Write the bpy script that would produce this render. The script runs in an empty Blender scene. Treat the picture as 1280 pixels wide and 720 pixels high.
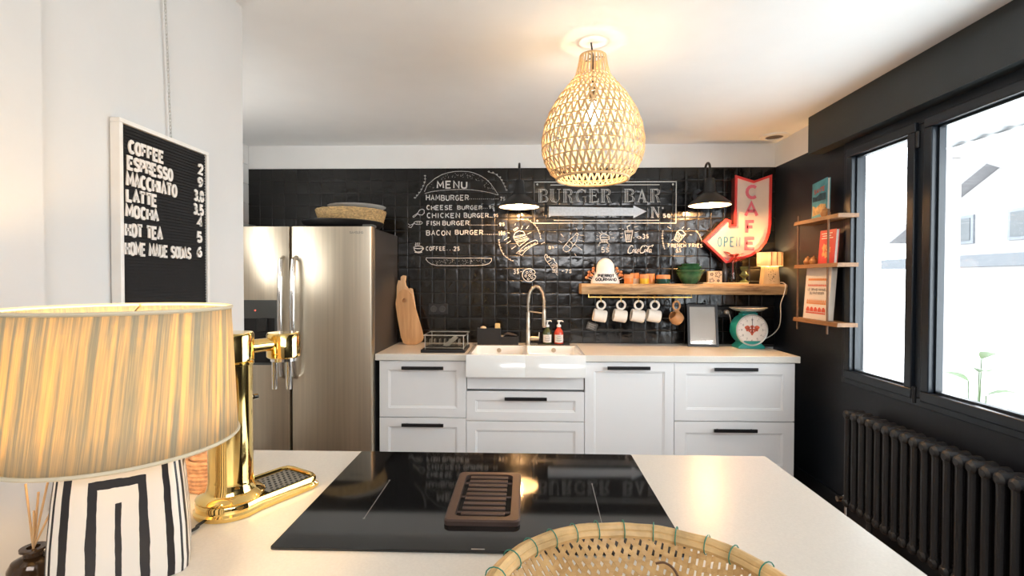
import bpy, bmesh, math, random
from mathutils import Vector, Matrix, noise
random.seed(7)
SC = bpy.context.scene
COL = SC.collection
PI = math.pi
# ------------------------------------------------------------------ camera
FPX, YAW, PITCH, ROLL = 620.0, math.radians(1.62), math.radians(-0.95), math.radians(0.134)
EYE = Vector((0, 0, 1.426))
FW = Vector((-math.sin(YAW)*math.cos(PITCH), math.cos(YAW)*math.cos(PITCH), math.sin(PITCH)))
_r = Vector((math.cos(YAW), math.sin(YAW), 0)); _u = _r.cross(FW)
RT = _r*math.cos(ROLL) + _u*math.sin(ROLL); UP = -_r*math.sin(ROLL) + _u*math.cos(ROLL)
cd = bpy.data.cameras.new('camera'); cam = bpy.data.objects.new('camera', cd); COL.objects.link(cam)
cd.sensor_width = 36; cd.lens = 36*FPX/1280; cd.clip_start = 0.02; cd.clip_end = 200
cam.matrix_world = Matrix(((RT.x, UP.x, -FW.x, EYE.x), (RT.y, UP.y, -FW.y, EYE.y), (RT.z, UP.z, -FW.z, EYE.z), (0, 0, 0, 1)))
SC.camera = cam
SC.view_settings.view_transform = 'Standard'; SC.view_settings.look = 'None'
SC.view_settings.gamma = 1; SC.view_settings.use_curve_mapping = False
SC.view_settings.exposure = 0.0
# ------------------------------------------------------------------ sky and lights
w = bpy.data.worlds.new('sky'); SC.world = w; w.use_nodes = True
bg = w.node_tree.nodes['Background']; bg.inputs[0].default_value = (0.90, 0.95, 1.0, 1); bg.inputs[1].default_value = 8

def area(name, loc, to, sx, sy, power, col):
    l = bpy.data.lights.new(name, 'AREA'); l.shape = 'RECTANGLE'; l.size = sx; l.size_y = sy; l.energy = power; l.color = col
    o = bpy.data.objects.new(name, l); COL.objects.link(o); o.location = loc
    o.rotation_euler = (Vector(to)-Vector(loc)).to_track_quat('-Z', 'Y').to_euler(); return o
def point(name, loc, power, col, rad=0.03, parent=None):
    l = bpy.data.lights.new(name, 'POINT'); l.energy = power; l.color = col; l.shadow_soft_size = rad
    o = bpy.data.objects.new(name, l); COL.objects.link(o); o.location = loc
    if parent: o.parent = parent; o.location = Vector(loc)-ORG[parent.name]
    return o
area('daylight_window', (2.14, 2.05, 1.5), (0, 2.3, 2.2), 1.9, 1.3, 30, (0.93, 0.97, 1.0))
area('fill_rear', (0.8, -1.7, 2.42), (0.5, 1.0, 0.9), 2.2, 1.3, 103, (0.985, 0.985, 1.0))  # added fill under the ceiling behind the camera
area('fill_left_back', (-2.15, 2.6, 1.75), (-1.0, 3.0, 3.0), .6, 1.0, 10, (1.0, .97, .92))  # invented fill to lift the back left ceiling and cabinets, no real opening
ORG = {}
# ------------------------------------------------------------------ helpers
def ray(px, py): return RT*((px-640)/FPX) - UP*((py-360)/FPX) + FW
def at(px, py, ax, v):
    d = ray(px, py); return EYE + d*((v-EYE[ax])/d[ax])
def BM(): return bmesh.new()
def box(bm, x0, x1, y0, y1, z0, z1):
    v = [bm.verts.new((x, y, z)) for x in (x0, x1) for y in (y0, y1) for z in (z0, z1)]
    for f in ((0, 1, 3, 2), (4, 6, 7, 5), (0, 4, 5, 1), (2, 3, 7, 6), (0, 2, 6, 4), (1, 5, 7, 3)):
        bm.faces.new([v[i] for i in f])
    return v
def bx(x0, x1, y0, y1, z0, z1):
    b = BM(); box(b, x0, x1, y0, y1, z0, z1); return b
def lathe(bm, prof, n=32, c=(0, 0, 0), close=False):
    rings = []
    for r, z in prof:
        if r < 1e-6: rings.append([bm.verts.new((c[0], c[1], c[2]+z))])
        else: rings.append([bm.verts.new((c[0]+r*math.cos(2*PI*i/n), c[1]+r*math.sin(2*PI*i/n), c[2]+z)) for i in range(n)])
    ps = list(zip(rings, rings[1:])) + ([(rings[-1], rings[0])] if close else [])
    for a, b in ps:
        for i in range(n):
            j = (i+1) % n
            if len(a) == 1 and len(b) == 1: continue
            if len(a) == 1: bm.faces.new((a[0], b[j], b[i]))
            elif len(b) == 1: bm.faces.new((a[i], a[j], b[0]))
            else: bm.faces.new((a[i], a[j], b[j], b[i]))
    return bm
def lat(prof, n=32, c=(0, 0, 0), close=False): return lathe(BM(), prof, n, c, close)
def tube(bm, pts, r, n=8, closed=False, flat=1.0):
    pts = [Vector(p) for p in pts]; N = len(pts); rr = r if isinstance(r, (list, tuple)) else [r]*N
    tn = []
    for i in range(N):
        a = pts[(i-1) % N] if (closed or i > 0) else pts[i]; b = pts[(i+1) % N] if (closed or i < N-1) else pts[i]
        t = (b-a); tn.append(t.normalized() if t.length > 1e-9 else Vector((0, 0, 1)))
    u = tn[0].orthogonal().normalized(); rings = []
    for i in range(N):
        u = (u - tn[i]*u.dot(tn[i])); u = u.normalized() if u.length > 1e-6 else tn[i].orthogonal().normalized()
        v = tn[i].cross(u)
        rings.append([bm.verts.new(pts[i]+(u*math.cos(2*PI*k/n)+v*math.sin(2*PI*k/n)*flat)*rr[i]) for k in range(n)])
    for i in range(N if closed else N-1):
        a, b = rings[i], rings[(i+1) % N]
        for k in range(n):
            j = (k+1) % n; bm.faces.new((a[k], a[j], b[j], b[k]))
    if not closed:
        bm.faces.new(rings[0][::-1]); bm.faces.new(rings[-1])
    return bm
def tb(pts, r, n=8, closed=False): return tube(BM(), pts, r, n, closed)
def cyl(bm, p0, p1, r0, r1=None, n=24): return tube(bm, [p0, p1], [r0, r0 if r1 is None else r1], n)
def strip(bm, pts, wv, tv):
    """flat solid lath through pts: half width vectors wv, half thickness vectors tv"""
    rings = []
    for p, a, t in zip(pts, wv, tv):
        p = Vector(p); rings.append([bm.verts.new(p+a+t), bm.verts.new(p-a+t), bm.verts.new(p-a-t), bm.verts.new(p+a-t)])
    for r, s in zip(rings, rings[1:]):
        for k in range(4):
            j = (k+1) % 4; bm.faces.new((r[k], r[j], s[j], s[k]))
    bm.faces.new(rings[0][::-1]); bm.faces.new(rings[-1])
def prism(bm, poly, front, back):
    a = [bm.verts.new(front(*p)) for p in poly]; b = [bm.verts.new(back(*p)) for p in poly]
    bm.faces.new(a); bm.faces.new(b[::-1])
    for i in range(len(poly)):
        j = (i+1) % len(poly); bm.faces.new((a[j], a[i], b[i], b[j]))
    return bm
def rrect(x0, x1, y0, y1, r, n=5):
    o = []
    for cx, cy, a0 in ((x1-r, y1-r, 0), (x0+r, y1-r, 90), (x0+r, y0+r, 180), (x1-r, y0+r, 270)):
        for k in range(n+1):
            a = math.radians(a0+90*k/n); o.append((cx+r*math.cos(a), cy+r*math.sin(a)))
    return o
def ribbon(bm, pts, wd, mp, depth=0.0, closed=False):
    """painted or raised stroke of width wd along 2-D points; mp(u,v,d) places it"""
    P = []
    for p in pts:
        if not P or (abs(p[0]-P[-1][0])+abs(p[1]-P[-1][1])) > 1e-7: P.append((p[0], p[1]))
    N = len(P)
    if N == 1: P = [(P[0][0]-wd*.3, P[0][1]), (P[0][0]+wd*.3, P[0][1])]; N = 2
    L, Rr = [], []
    for i in range(N):
        def dr(a, b):
            x, y = b[0]-a[0], b[1]-a[1]; l = math.hypot(x, y) or 1; return x/l, y/l
        if closed or 0 < i < N-1:
            d0 = dr(P[i-1], P[i]); d1 = dr(P[i], P[(i+1) % N])
        elif i == 0: d0 = d1 = dr(P[0], P[1])
        else: d0 = d1 = dr(P[-2], P[-1])
        n0 = (-d0[1], d0[0]); n1 = (-d1[1], d1[0]); mx, my = n0[0]+n1[0], n0[1]+n1[1]; l = math.hypot(mx, my)
        if l < .3: mx, my = n1; k = 1
        else: mx /= l; my /= l; k = min(1.6, 1/max(.2, mx*n0[0]+my*n0[1]))
        L.append((P[i][0]+mx*wd/2*k, P[i][1]+my*wd/2*k)); Rr.append((P[i][0]-mx*wd/2*k, P[i][1]-my*wd/2*k))
    vl = [bm.verts.new(mp(a, b, depth)) for a, b in L]; vr = [bm.verts.new(mp(a, b, depth)) for a, b in Rr]
    rng = range(N if closed else N-1)
    for i in rng:
        j = (i+1) % N; bm.faces.new((vl[i], vr[i], vr[j], vl[j]))
    if depth:
        bl = [bm.verts.new(mp(a, b, 0)) for a, b in L]; br = [bm.verts.new(mp(a, b, 0)) for a, b in Rr]
        for i in rng:
            j = (i+1) % N
            bm.faces.new((bl[i], vl[i], vl[j], bl[j])); bm.faces.new((vr[i], br[i], br[j], vr[j])); bm.faces.new((bl[j], br[j], br[i], bl[i]))
        if not closed:
            bm.faces.new((vl[0], bl[0], br[0], vr[0])); bm.faces.new((vl[-1], vr[-1], br[-1], bl[-1]))
def arc(cx, cy, rx, ry, a0, a1, n=10): return [(cx+rx*math.cos(math.radians(a0+(a1-a0)*k/n)), cy+ry*math.sin(math.radians(a0+(a1-a0)*k/n))) for k in range(n+1)]
_B = [(0, 0), (0, 1), (.6, 1), (.88, .92), (.92, .76), (.82, .6), (.6, .54), (0, .54)]
GL = {'A': [[(0, 0), (.5, 1), (1, 0)], [(.2, .36), (.8, .36)]],
 'B': [_B, [(.6, .54), (.92, .44), (1, .26), (.9, .08), (.62, 0), (0, 0)]],
 'C': [arc(.52, .5, .5, .5, 48, 312)], 'D': [[(0, 0), (0, 1), (.5, 1)]+arc(.45, .5, .53, .5, 90, -90)+[(0, 0)]],
 'E': [[(.9, 1), (0, 1), (0, 0), (.9, 0)], [(0, .52), (.75, .52)]], 'F': [[(.9, 1), (0, 1), (0, 0)], [(0, .52), (.72, .52)]],
 'G': [arc(.52, .5, .5, .5, 48, 330)+[(1, .45), (.6, .45)]], 'H': [[(0, 0), (0, 1)], [(1, 0), (1, 1)], [(0, .52), (1, .52)]],
 'I': [[(.5, 0), (.5, 1)]], 'J': [[(.8, 1), (.8, .25), (.6, .03), (.3, .03), (.1, .2)]], 'K': [[(0, 0), (0, 1)], [(.95, 1), (0, .42)], [(.28, .6), (1, 0)]],
 'L': [[(0, 1), (0, 0), (.85, 0)]], 'M': [[(0, 0), (.06, 1), (.5, .3), (.94, 1), (1, 0)]], 'N': [[(0, 0), (0, 1), (1, 0), (1, 1)]],
 'O': [arc(.5, .5, .5, .5, 90, 450, 16)], 'P': [[(0, 0), (0, 1), (.6, 1), (.92, .9), (.95, .72), (.85, .55), (.6, .48), (0, .48)]],
 'Q': [arc(.5, .5, .5, .5, 90, 450, 16), [(.6, .25), (1, -.05)]],
 'R': [[(0, 0), (0, 1), (.6, 1), (.92, .9), (.95, .74), (.85, .57), (.6, .5), (0, .5)], [(.5, .5), (1, 0)]],
 'S': [[(.93, .85), (.75, .97), (.45, 1), (.15, .92), (.05, .75), (.2, .58), (.78, .44), (.95, .27), (.85, .08), (.5, 0), (.2, .03), (.03, .16)]],
 'T': [[(0, 1), (1, 1)], [(.5, 1), (.5, 0)]], 'U': [[(0, 1), (0, .3), (.15, .06), (.5, 0), (.85, .06), (1, .3), (1, 1)]],
 'V': [[(0, 1), (.5, 0), (1, 1)]], 'W': [[(0, 1), (.25, 0), (.5, .7), (.75, 0), (1, 1)]], 'X': [[(0, 0), (1, 1)], [(0, 1), (1, 0)]],
 'Y': [[(0, 1), (.5, .5), (1, 1)], [(.5, .5), (.5, 0)]], 'Z': [[(0, 1), (1, 1), (0, 0), (1, 0)]],
 '0': [arc(.5, .5, .42, .5, 90, 450, 14)], '1': [[(.2, .8), (.55, 1), (.55, 0)]], '2': [[(.08, .75), (.2, .95), (.5, 1), (.8, .93), (.9, .73), (.75, .5), (.08, 0), (.95, 0)]],
 '3': [[(.1, .9), (.45, 1), (.8, .92), (.85, .72), (.7, .55), (.4, .52)], [(.7, .55), (.92, .4), (.9, .15), (.65, .01), (.35, 0), (.08, .12)]],
 '4': [[(.75, 0), (.75, 1), (.02, .28), (1, .28)]], '5': [[(.88, 1), (.2, 1), (.13, .55), (.5, .62), (.85, .5), (.93, .28), (.78, .06), (.42, 0), (.08, .12)]],
 '6': [[(.8, .95), (.45, .85), (.15, .5), (.1, .25), (.28, .03), (.65, .02), (.9, .18), (.88, .42), (.6, .55), (.3, .5), (.12, .3)]],
 '7': [[(.05, 1), (.95, 1), (.4, 0)]], '8': [arc(.5, .75, .35, .25, -90, 270, 12), arc(.5, .25, .42, .25, 90, 450, 12)],
 '9': [[(.2, .05), (.6, .15), (.88, .5), (.9, .75), (.7, .97), (.35, .98), (.1, .8), (.15, .55), (.45, .45), (.75, .52), (.88, .7)]],
 '$': [[(.9, .8), (.6, .9), (.25, .85), (.12, .7), (.3, .55), (.75, .45), (.9, .28), (.7, .12), (.35, .1), (.08, .22)], [(.5, 1.08), (.5, -.08)]],
 '.': [[(.4, 0), (.55, 0)]], ',': [[(.5, .08), (.35, -.14)]], '-': [[(.1, .5), (.9, .5)]], "'": [[(.5, 1), (.45, .8)]]}
NARROW = {'I': .35, '.': .3, ',': .3, '1': .6, "'": .3, 'J': .8, 'M': 1.2, 'W': 1.25}
def text(bm, s, x0, x1, z0, z1, wd, mp, depth=0, gap=.3, jit=0.0, slope=0.0, serif=False):
    """letters fitted between x0..x1 and z0..z1"""
    wu = sum((.55 if c == ' ' else NARROW.get(c, 1)) for c in s) + gap*(len(s)-1)
    k = (x1-x0)/wu; x = 0; h = z1-z0
    for c in s:
        cw = .55 if c == ' ' else NARROW.get(c, 1)
        if c != ' ':
            oy = random.uniform(-jit, jit)*h; sc = 1+random.uniform(-jit, jit)
            for st in GL.get(c, []):
                P = []
                for u, v in st:
                    X = x0+(x+u*cw)*k; P.append((X, z0+oy+v*h*sc+slope*(X-x0)))
                if len(P) == 2 and c == '.': P = [(P[0][0], P[0][1]+wd*.3), (P[0][0]+wd*.8, P[0][1]+wd*.3)]
                ribbon(bm, P, wd, mp, depth)
                if serif:
                    for e in (P[0], P[-1]):
                        if abs(e[1]-z0) < h*.02 or abs(e[1]-z1) < h*.02: ribbon(bm, [(e[0]-wd*.9, e[1]), (e[0]+wd*.9, e[1])], wd*.5, mp, depth)
        x += cw+gap
# ------------------------------------------------------------------ objects
def finish(bm, name, m, parent, org, smooth, bevel, seg, ang=0.6):
    bmesh.ops.recalc_face_normals(bm, faces=bm.faces)
    bm.normal_update()
    for f in bm.faces: f.smooth = smooth
    if smooth:
        for e in bm.edges:
            if len(e.link_faces) == 2 and e.calc_face_angle(0) > ang: e.smooth = False
    bmesh.ops.translate(bm, verts=bm.verts, vec=-org)
    me = bpy.data.meshes.new(name); bm.to_mesh(me); bm.free()
    for q in (m if isinstance(m, (list, tuple)) else [m]): me.materials.append(q)
    o = bpy.data.objects.new(name, me); COL.objects.link(o)
    if bevel:
        b = o.modifiers.new('bevel', 'BEVEL'); b.width = bevel; b.segments = seg; b.limit_method = 'ANGLE'; b.angle_limit = .6
    return o
def tag(o, label, cat, group=None, kind=None):
    if label: o['label'] = label
    if cat: o['category'] = cat
    if group: o['group'] = group
    if kind: o['kind'] = kind
    return o
def thing(name, label, cat, loc, group=None):
    o = bpy.data.objects.new(name, None); COL.objects.link(o); o.location = loc; o.empty_display_size = .05
    ORG[o.name] = Vector(loc); return tag(o, label, cat, group)
def part(parent, name, bm, m, label=None, smooth=True, bevel=0, seg=2, kind=None, ang=.6):
    o = finish(bm, name, m, parent, ORG[parent.name], smooth, bevel, seg, ang); o.parent = parent
    ORG[o.name] = ORG[parent.name].copy()
    return tag(o, label, None, None, kind)
def solo(name, label, cat, bm, m, org=(0, 0, 0), group=None, smooth=True, bevel=0, seg=2, kind=None, ang=.6):
    o = finish(bm, name, m, None, Vector(org), smooth, bevel, seg, ang); o.location = org; ORG[o.name] = Vector(org)
    return tag(o, label, cat, group, kind)
def struct(name, bm, m, bevel=0, smooth=False):
    return solo(name, None, None, bm, m, kind='structure', bevel=bevel, smooth=smooth)
def dup(root, loc, label=None, group=None, mats=None, rotz=None):
    r = root.copy(); COL.objects.link(r); r.location = loc
    ORG[r.name] = Vector(loc)
    if rotz is not None: r.rotation_euler = (0, 0, rotz)
    if label: r['label'] = label
    if group: r['group'] = group
    for ch in list(root.children):
        c = ch.copy(); COL.objects.link(c); c.parent = r
        if mats and ch.name.split('.')[0] in mats:
            c.data = ch.data.copy(); c.data.materials[0] = mats[ch.name.split('.')[0]]
        for g in ch.children:
            d = g.copy(); COL.objects.link(d); d.parent = c
    return r
# ------------------------------------------------------------------ materials
def nt(name):
    m = bpy.data.materials.new(name); m.use_nodes = True; t = m.node_tree
    return m, t, t.nodes['Principled BSDF'], t.nodes.new, t.links.new
def mat(name, col, rough=.5, metal=0, var=.06, sc=6, bump=0, bsc=80, stretch=(1, 1, 1), coat=0, trans=0, ior=1.45, spec=.5, sheen=0, emit=None, es=0):
    m, t, p, N, L = nt(name)
    tc = N('ShaderNodeTexCoord'); mp = N('ShaderNodeMapping'); mp.inputs['Scale'].default_value = stretch; L(tc.outputs['Object'], mp.inputs[0])
    n = N('ShaderNodeTexNoise'); n.inputs['Scale'].default_value = sc; n.inputs['Detail'].default_value = 4; L(mp.outputs[0], n.inputs['Vector'])
    r = N('ShaderNodeValToRGB'); c = Vector(col)
    r.color_ramp.elements[0].position = .3; r.color_ramp.elements[1].position = .7
    r.color_ramp.elements[0].color = (*(c*(1-var)), 1); r.color_ramp.elements[1].color = (*[min(1, x) for x in c*(1+var)], 1)
    L(n.outputs[0], r.inputs[0]); L(r.outputs[0], p.inputs['Base Color'])
    p.inputs['Roughness'].default_value = rough; p.inputs['Metallic'].default_value = metal; p.inputs['IOR'].default_value = ior
    p.inputs['Coat Weight'].default_value = coat; p.inputs['Coat Roughness'].default_value = .08
    p.inputs['Transmission Weight'].default_value = trans; p.inputs['Specular IOR Level'].default_value = spec
    if emit: p.inputs['Emission Color'].default_value = (*emit, 1); p.inputs['Emission Strength'].default_value = es
    if bump:
        b2 = N('ShaderNodeTexNoise'); b2.inputs['Scale'].default_value = bsc; b2.inputs['Detail'].default_value = 3; L(mp.outputs[0], b2.inputs['Vector'])
        b = N('ShaderNodeBump'); b.inputs['Strength'].default_value = bump; b.inputs['Distance'].default_value = .004; L(b2.outputs[0], b.inputs['Height']); L(b.outputs[0], p.inputs['Normal'])
    return m
def wood(name, c0, c1, axis=0, sc=14, rough=.45, bump=.15, coat=0):
    m, t, p, N, L = nt(name)
    tc = N('ShaderNodeTexCoord'); mp = N('ShaderNodeMapping'); s = [sc]*3; s[axis] = sc*.09; mp.inputs['Scale'].default_value = s; L(tc.outputs['Object'], mp.inputs[0])
    n = N('ShaderNodeTexNoise'); n.inputs['Scale'].default_value = 1.6; n.inputs['Detail'].default_value = 7; n.inputs['Roughness'].default_value = .65; n.inputs['Distortion'].default_value = .6; L(mp.outputs[0], n.inputs['Vector'])
    r = N('ShaderNodeValToRGB'); e = r.color_ramp.elements; e[0].position = .32; e[1].position = .68; e[0].color = (*c0, 1); e[1].color = (*c1, 1)
    L(n.outputs[0], r.inputs[0]); L(r.outputs[0], p.inputs['Base Color']); p.inputs['Roughness'].default_value = rough; p.inputs['Coat Weight'].default_value = coat
    b = N('ShaderNodeBump'); b.inputs['Strength'].default_value = bump; b.inputs['Distance'].default_value = .003; L(n.outputs[0], b.inputs['Height']); L(b.outputs[0], p.inputs['Normal'])
    return m
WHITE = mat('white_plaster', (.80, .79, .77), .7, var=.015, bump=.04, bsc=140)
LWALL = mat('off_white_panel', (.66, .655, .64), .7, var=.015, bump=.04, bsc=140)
CEILM = mat('ceiling_paint', (.84, .84, .83), .75, var=.012, bump=.03, bsc=120)
DARK = mat('charcoal_wall_paint', (.007, .0100, .0155), .45, var=.12, sc=4, bump=.06, bsc=160)
DARKT = mat('charcoal_trim', (.008, .011, .015), .32, var=.08, bump=.03)
FRAME = mat('anthracite_frame', (.009, .014, .021), .35, var=.05)
FLOORM = wood('floor_oak', (.10, .06, .035), (.20, .13, .08), 1, 7, .4)
CAB = mat('white_lacquer', (.82, .82, .82), .32, var=.01, sc=3)
QUARTZ = mat('cream_quartz', (.73, .70, .635), .27, var=.035, sc=220, spec=.5)
CERAM = mat('white_ceramic', (.84, .84, .82), .12, var=.01, coat=.4)
BLACKM = mat('matt_black_metal', (.010, .010, .011), .35, var=.08)
BLACKP = mat('black_plastic', (.012, .012, .013), .45, var=.08)
STEEL = mat('brushed_steel', (.60, .53, .42), .36, 1, var=.08, sc=60, stretch=(1, 1, .02), bump=.01, bsc=200)
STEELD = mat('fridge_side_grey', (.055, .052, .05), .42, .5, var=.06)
CHROME = mat('polished_steel', (.72, .70, .67), .14, 1, var=.03)
NICKEL = mat('brushed_nickel', (.52, .46, .38), .38, 1, var=.04)
BRASS = mat('polished_brass', (.92, .66, .24), .07, 1, var=.03, sc=3)
BRASSM = mat('satin_brass', (.85, .58, .20), .25, 1, var=.05)
CHALK = mat('chalk_white', (.62, .61, .59), .9, var=.2, sc=120)
CHALKG = mat('chalk_thin', (.50, .49, .47), .9, var=.3, sc=140)
CHALKB = mat('chalk_fill', (.66, .69, .73), .9, var=.10, sc=60)
GROUT = mat('dark_grout', (.03, .027, .024), .8, var=.2, sc=60)
def tile_mat():
    m, t, p, N, L = nt('black_zellige')
    tc = N('ShaderNodeTexCoord'); sp = N('ShaderNodeVectorMath'); sp.operation = 'MULTIPLY'; sp.inputs[1].default_value = (1/.1004, 0, 1/.0998); L(tc.outputs['Object'], sp.inputs[0])
    ad = N('ShaderNodeVectorMath'); ad.operation = 'ADD'; ad.inputs[1].default_value = (2.256/.1004+.001, 0, -.92/.0998+.001); L(sp.outputs[0], ad.inputs[0])
    fl = N('ShaderNodeVectorMath'); fl.operation = 'FLOOR'; L(ad.outputs[0], fl.inputs[0])
    wn = N('ShaderNodeTexWhiteNoise'); wn.noise_dimensions = '3D'; L(fl.outputs[0], wn.inputs['Vector'])
    r = N('ShaderNodeValToRGB'); e = r.color_ramp.elements; e[0].color = (.003, .003, .0032, 1); e[1].color = (.010, .009, .008, 1); L(wn.outputs['Value'], r.inputs[0]); L(r.outputs[0], p.inputs['Base Color'])
    n1 = N('ShaderNodeTexNoise'); n1.inputs['Scale'].default_value = 16; n1.inputs['Detail'].default_value = 3; L(tc.outputs['Object'], n1.inputs['Vector'])
    mr = N('ShaderNodeMapRange'); mr.inputs['From Min'].default_value = .3; mr.inputs['From Max'].default_value = .7; mr.inputs['To Min'].default_value = .05; mr.inputs['To Max'].default_value = .27; L(n1.outputs[0], mr.inputs['Value']); L(mr.outputs[0], p.inputs['Roughness'])
    n2 = N('ShaderNodeTexNoise'); n2.inputs['Scale'].default_value = 15; n2.inputs['Detail'].default_value = 2; L(tc.outputs['Object'], n2.inputs['Vector'])
    b = N('ShaderNodeBump'); b.inputs['Strength'].default_value = .2; b.inputs['Distance'].default_value = .012; L(n2.outputs[0], b.inputs['Height']); L(b.outputs[0], p.inputs['Normal'])
    p.inputs['Specular IOR Level'].default_value = .45
    return m
TILE = tile_mat()
def pane_mat(name, tint, k=1.0):
    m = bpy.data.materials.new(name); m.use_nodes = True; t = m.node_tree; t.nodes.clear(); N = t.nodes.new; L = t.links.new
    o = N('ShaderNodeOutputMaterial'); tr = N('ShaderNodeBsdfTransparent'); tr.inputs[0].default_value = (*tint, 1); g = N('ShaderNodeBsdfGlossy'); g.inputs['Roughness'].default_value = .03
    f = N('ShaderNodeFresnel'); ge = N('ShaderNodeNewGeometry'); mi = N('ShaderNodeMapRange'); mi.inputs['To Min'].default_value = 1.45; mi.inputs['To Max'].default_value = 1/1.45; L(ge.outputs['Backfacing'], mi.inputs['Value']); L(mi.outputs[0], f.inputs[0]); mm = N('ShaderNodeMath'); mm.operation = 'MULTIPLY'; mm.inputs[1].default_value = k; L(f.outputs[0], mm.inputs[0])
    mx = N('ShaderNodeMixShader'); L(mm.outputs[0], mx.inputs[0]); L(tr.outputs[0], mx.inputs[1]); L(g.outputs[0], mx.inputs[2]); L(mx.outputs[0], o.inputs[0]); return m
PANE = pane_mat('window_glass', (.96, .98, .98))
CLEAR = pane_mat('clear_glass', (.86, .88, .87))
def bulb_mat(name, col, s):
    m = bpy.data.materials.new(name); m.use_nodes = True; t = m.node_tree; t.nodes.clear(); N = t.nodes.new; L = t.links.new
    o = N('ShaderNodeOutputMaterial'); tr = N('ShaderNodeBsdfTransparent'); tr.inputs[0].default_value = (.95, .95, .95, 1); e = N('ShaderNodeEmission'); e.inputs[0].default_value = (*col, 1); e.inputs[1].default_value = s
    a = N('ShaderNodeAddShader'); L(tr.outputs[0], a.inputs[0]); L(e.outputs[0], a.inputs[1]); L(a.outputs[0], o.inputs[0]); return m
HOB = mat('black_hob_glass', (.006, .006, .0065), .05, var=.05, spec=.8)
# ------------------------------------------------------------------ the room
XW, YB, XL, YF, ZC = 1.96, 3.97, -2.256, -3.0, 2.505
struct('floor', bx(XL-.2, XW+.2, YF-.2, YB+.2, -.1, 0), FLOORM)
struct('ceiling', bx(XL-.2, XW+.05, YF-.2, YB+.2, ZC, ZC+.15), CEILM)
wall_back = struct('wall_back', bx(XL-.2, XW+.12, YB+.012, YB+.2, 0, ZC), WHITE)
b = BM()
WY0, WY1, WZ0, WZ1 = 1.0, 3.11, .80, 2.29
box(b, XW, XW+.12, YF, WY0, 0, 2.317); box(b, XW, XW+.12, WY1, YB+.012, 0, 2.317); box(b, XW, XW+.12, WY0, WY1, 0, WZ0); box(b, XW, XW+.12, WY0, WY1, WZ1, 2.317)
wall_right = struct('wall_right', b, DARK)
part(wall_right, 'upper_plaster', bx(XW, XW+.12, YF, YB+.012, 2.317, ZC), WHITE, 'white plaster band above the charcoal paint', smooth=False)
struct('wall_front', bx(XL-.2, XW+.12, YF-.15, YF, 0, ZC), WHITE)
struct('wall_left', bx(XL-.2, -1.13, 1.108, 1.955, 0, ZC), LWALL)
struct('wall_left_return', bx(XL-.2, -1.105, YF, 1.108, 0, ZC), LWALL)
b = BM(); box(b, XL-.2, XL, 1.9, YB+.012, 0, ZC)
for k in range(16): box(b, XL, XL+.008, 3.6, YB-.002, .003+k*.1565, .1545+k*.1565)
struct('wall_left_far', b, WHITE)
struct('baseboard_right', bx(XW-.015, XW, YF, YB, 0, .09), DARKT, bevel=.003)
b = bx(1.868, XW, YF, 3.36, 2.262, ZC)
struct('trim_1', b, mat('charcoal_boxing', (.022, .027, .029), .4, var=.1, bump=.06, bsc=160))
# tiles
b = BM(); box(b, XL, XW, YB+.0025, YB+.012, .9, 2.317)
NX, NZ = 42, 14; TW, TH = (XW-XL)/NX, (2.317-.92)/NZ
part(wall_back, 'tile_grout', b, GROUT, smooth=False)
b = BM(); GS = [-.5, -.488, -.465, -.3, -.1, .1, .3, .465, .488, .5]; G = 9
for i in range(NX):
    for k in range(NZ):
        x0, z0 = XL+i*TW+.0011, .92+k*TH+.0011; tx, tz = TW-.0022, TH-.0022
        ax, az, off = random.gauss(0, .009), random.gauss(0, .009), random.uniform(0, .0008); grid = []
        for q in range(G+1):
            row = []
            for p_ in range(G+1):
                u, v = GS[p_], GS[q]; X, Z = x0+(u+.5)*tx, z0+(v+.5)*tz
                e = max(abs(u), abs(v)); d = .0011 if e > .495 else .0003 if e > .48 else 0
                d += ax*u*tx + az*v*tz + off + .0016*noise.noise((X*16, Z*16, i*3.1+k*7.7))
                row.append(b.verts.new((X, YB+d, Z)))
            grid.append(row)
        for q in range(G):
            for p_ in range(G): b.faces.new((grid[q][p_], grid[q][p_+1], grid[q+1][p_+1], grid[q+1][p_]))
tiles = part(wall_back, 'tile_field', b, TILE, 'glossy black handmade square tiles', ang=1.2)
# window in the right wall
b = BM()
fx0, fx1 = XW-.012, XW+.06
for (y0, y1, z0, z1) in ((WY0, WY1, WZ0, WZ0+.045), (WY0, WY1, 2.2, WZ1), (WY1-.05, WY1, WZ0+.045, 2.2), (WY0, WY0+.05, WZ0+.045, 2.2), (2.47, 2.545, WZ0+.045, 2.2)): box(b, fx0, fx1, y0, y1, z0, z1)
win = struct('window_1', b, FRAME, bevel=.004)
def sash(y0, y1, nm):
    b = BM(); z0, z1, wv = WZ0+.035, 2.215, .05
    for (a, c, e, f) in ((y0, y1, z0, z0+wv), (y0, y1, z1-wv, z1), (y0, y0+wv, z0+wv, z1-wv), (y1-wv, y1, z0+wv, z1-wv)): box(b, fx0-.018, fx1-.02, a, c, e, f)
    s = part(win, 'sash', b, FRAME, bevel=.005)
    b = BM()
    for (a, c, e, f) in ((y0+wv, y1-wv, z0+wv, z0+wv+.012), (y0+wv, y1-wv, z1-wv-.012, z1-wv), (y0+wv, y0+wv+.012, z0+wv, z1-wv), (y1-wv-.012, y1-wv, z0+wv, z1-wv)): box(b, fx0+.01, fx1-.03, a, c, e, f)
    part(s, 'glazing_bead', b, FRAME, smooth=False)
    part(s, 'pane', bx(XW+.02, XW+.026, y0+wv, y1-wv, z0+wv, z1-wv), PANE, smooth=False)
sash(2.535, 3.065, 'far'); sash(1.045, 2.48, 'near')
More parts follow.
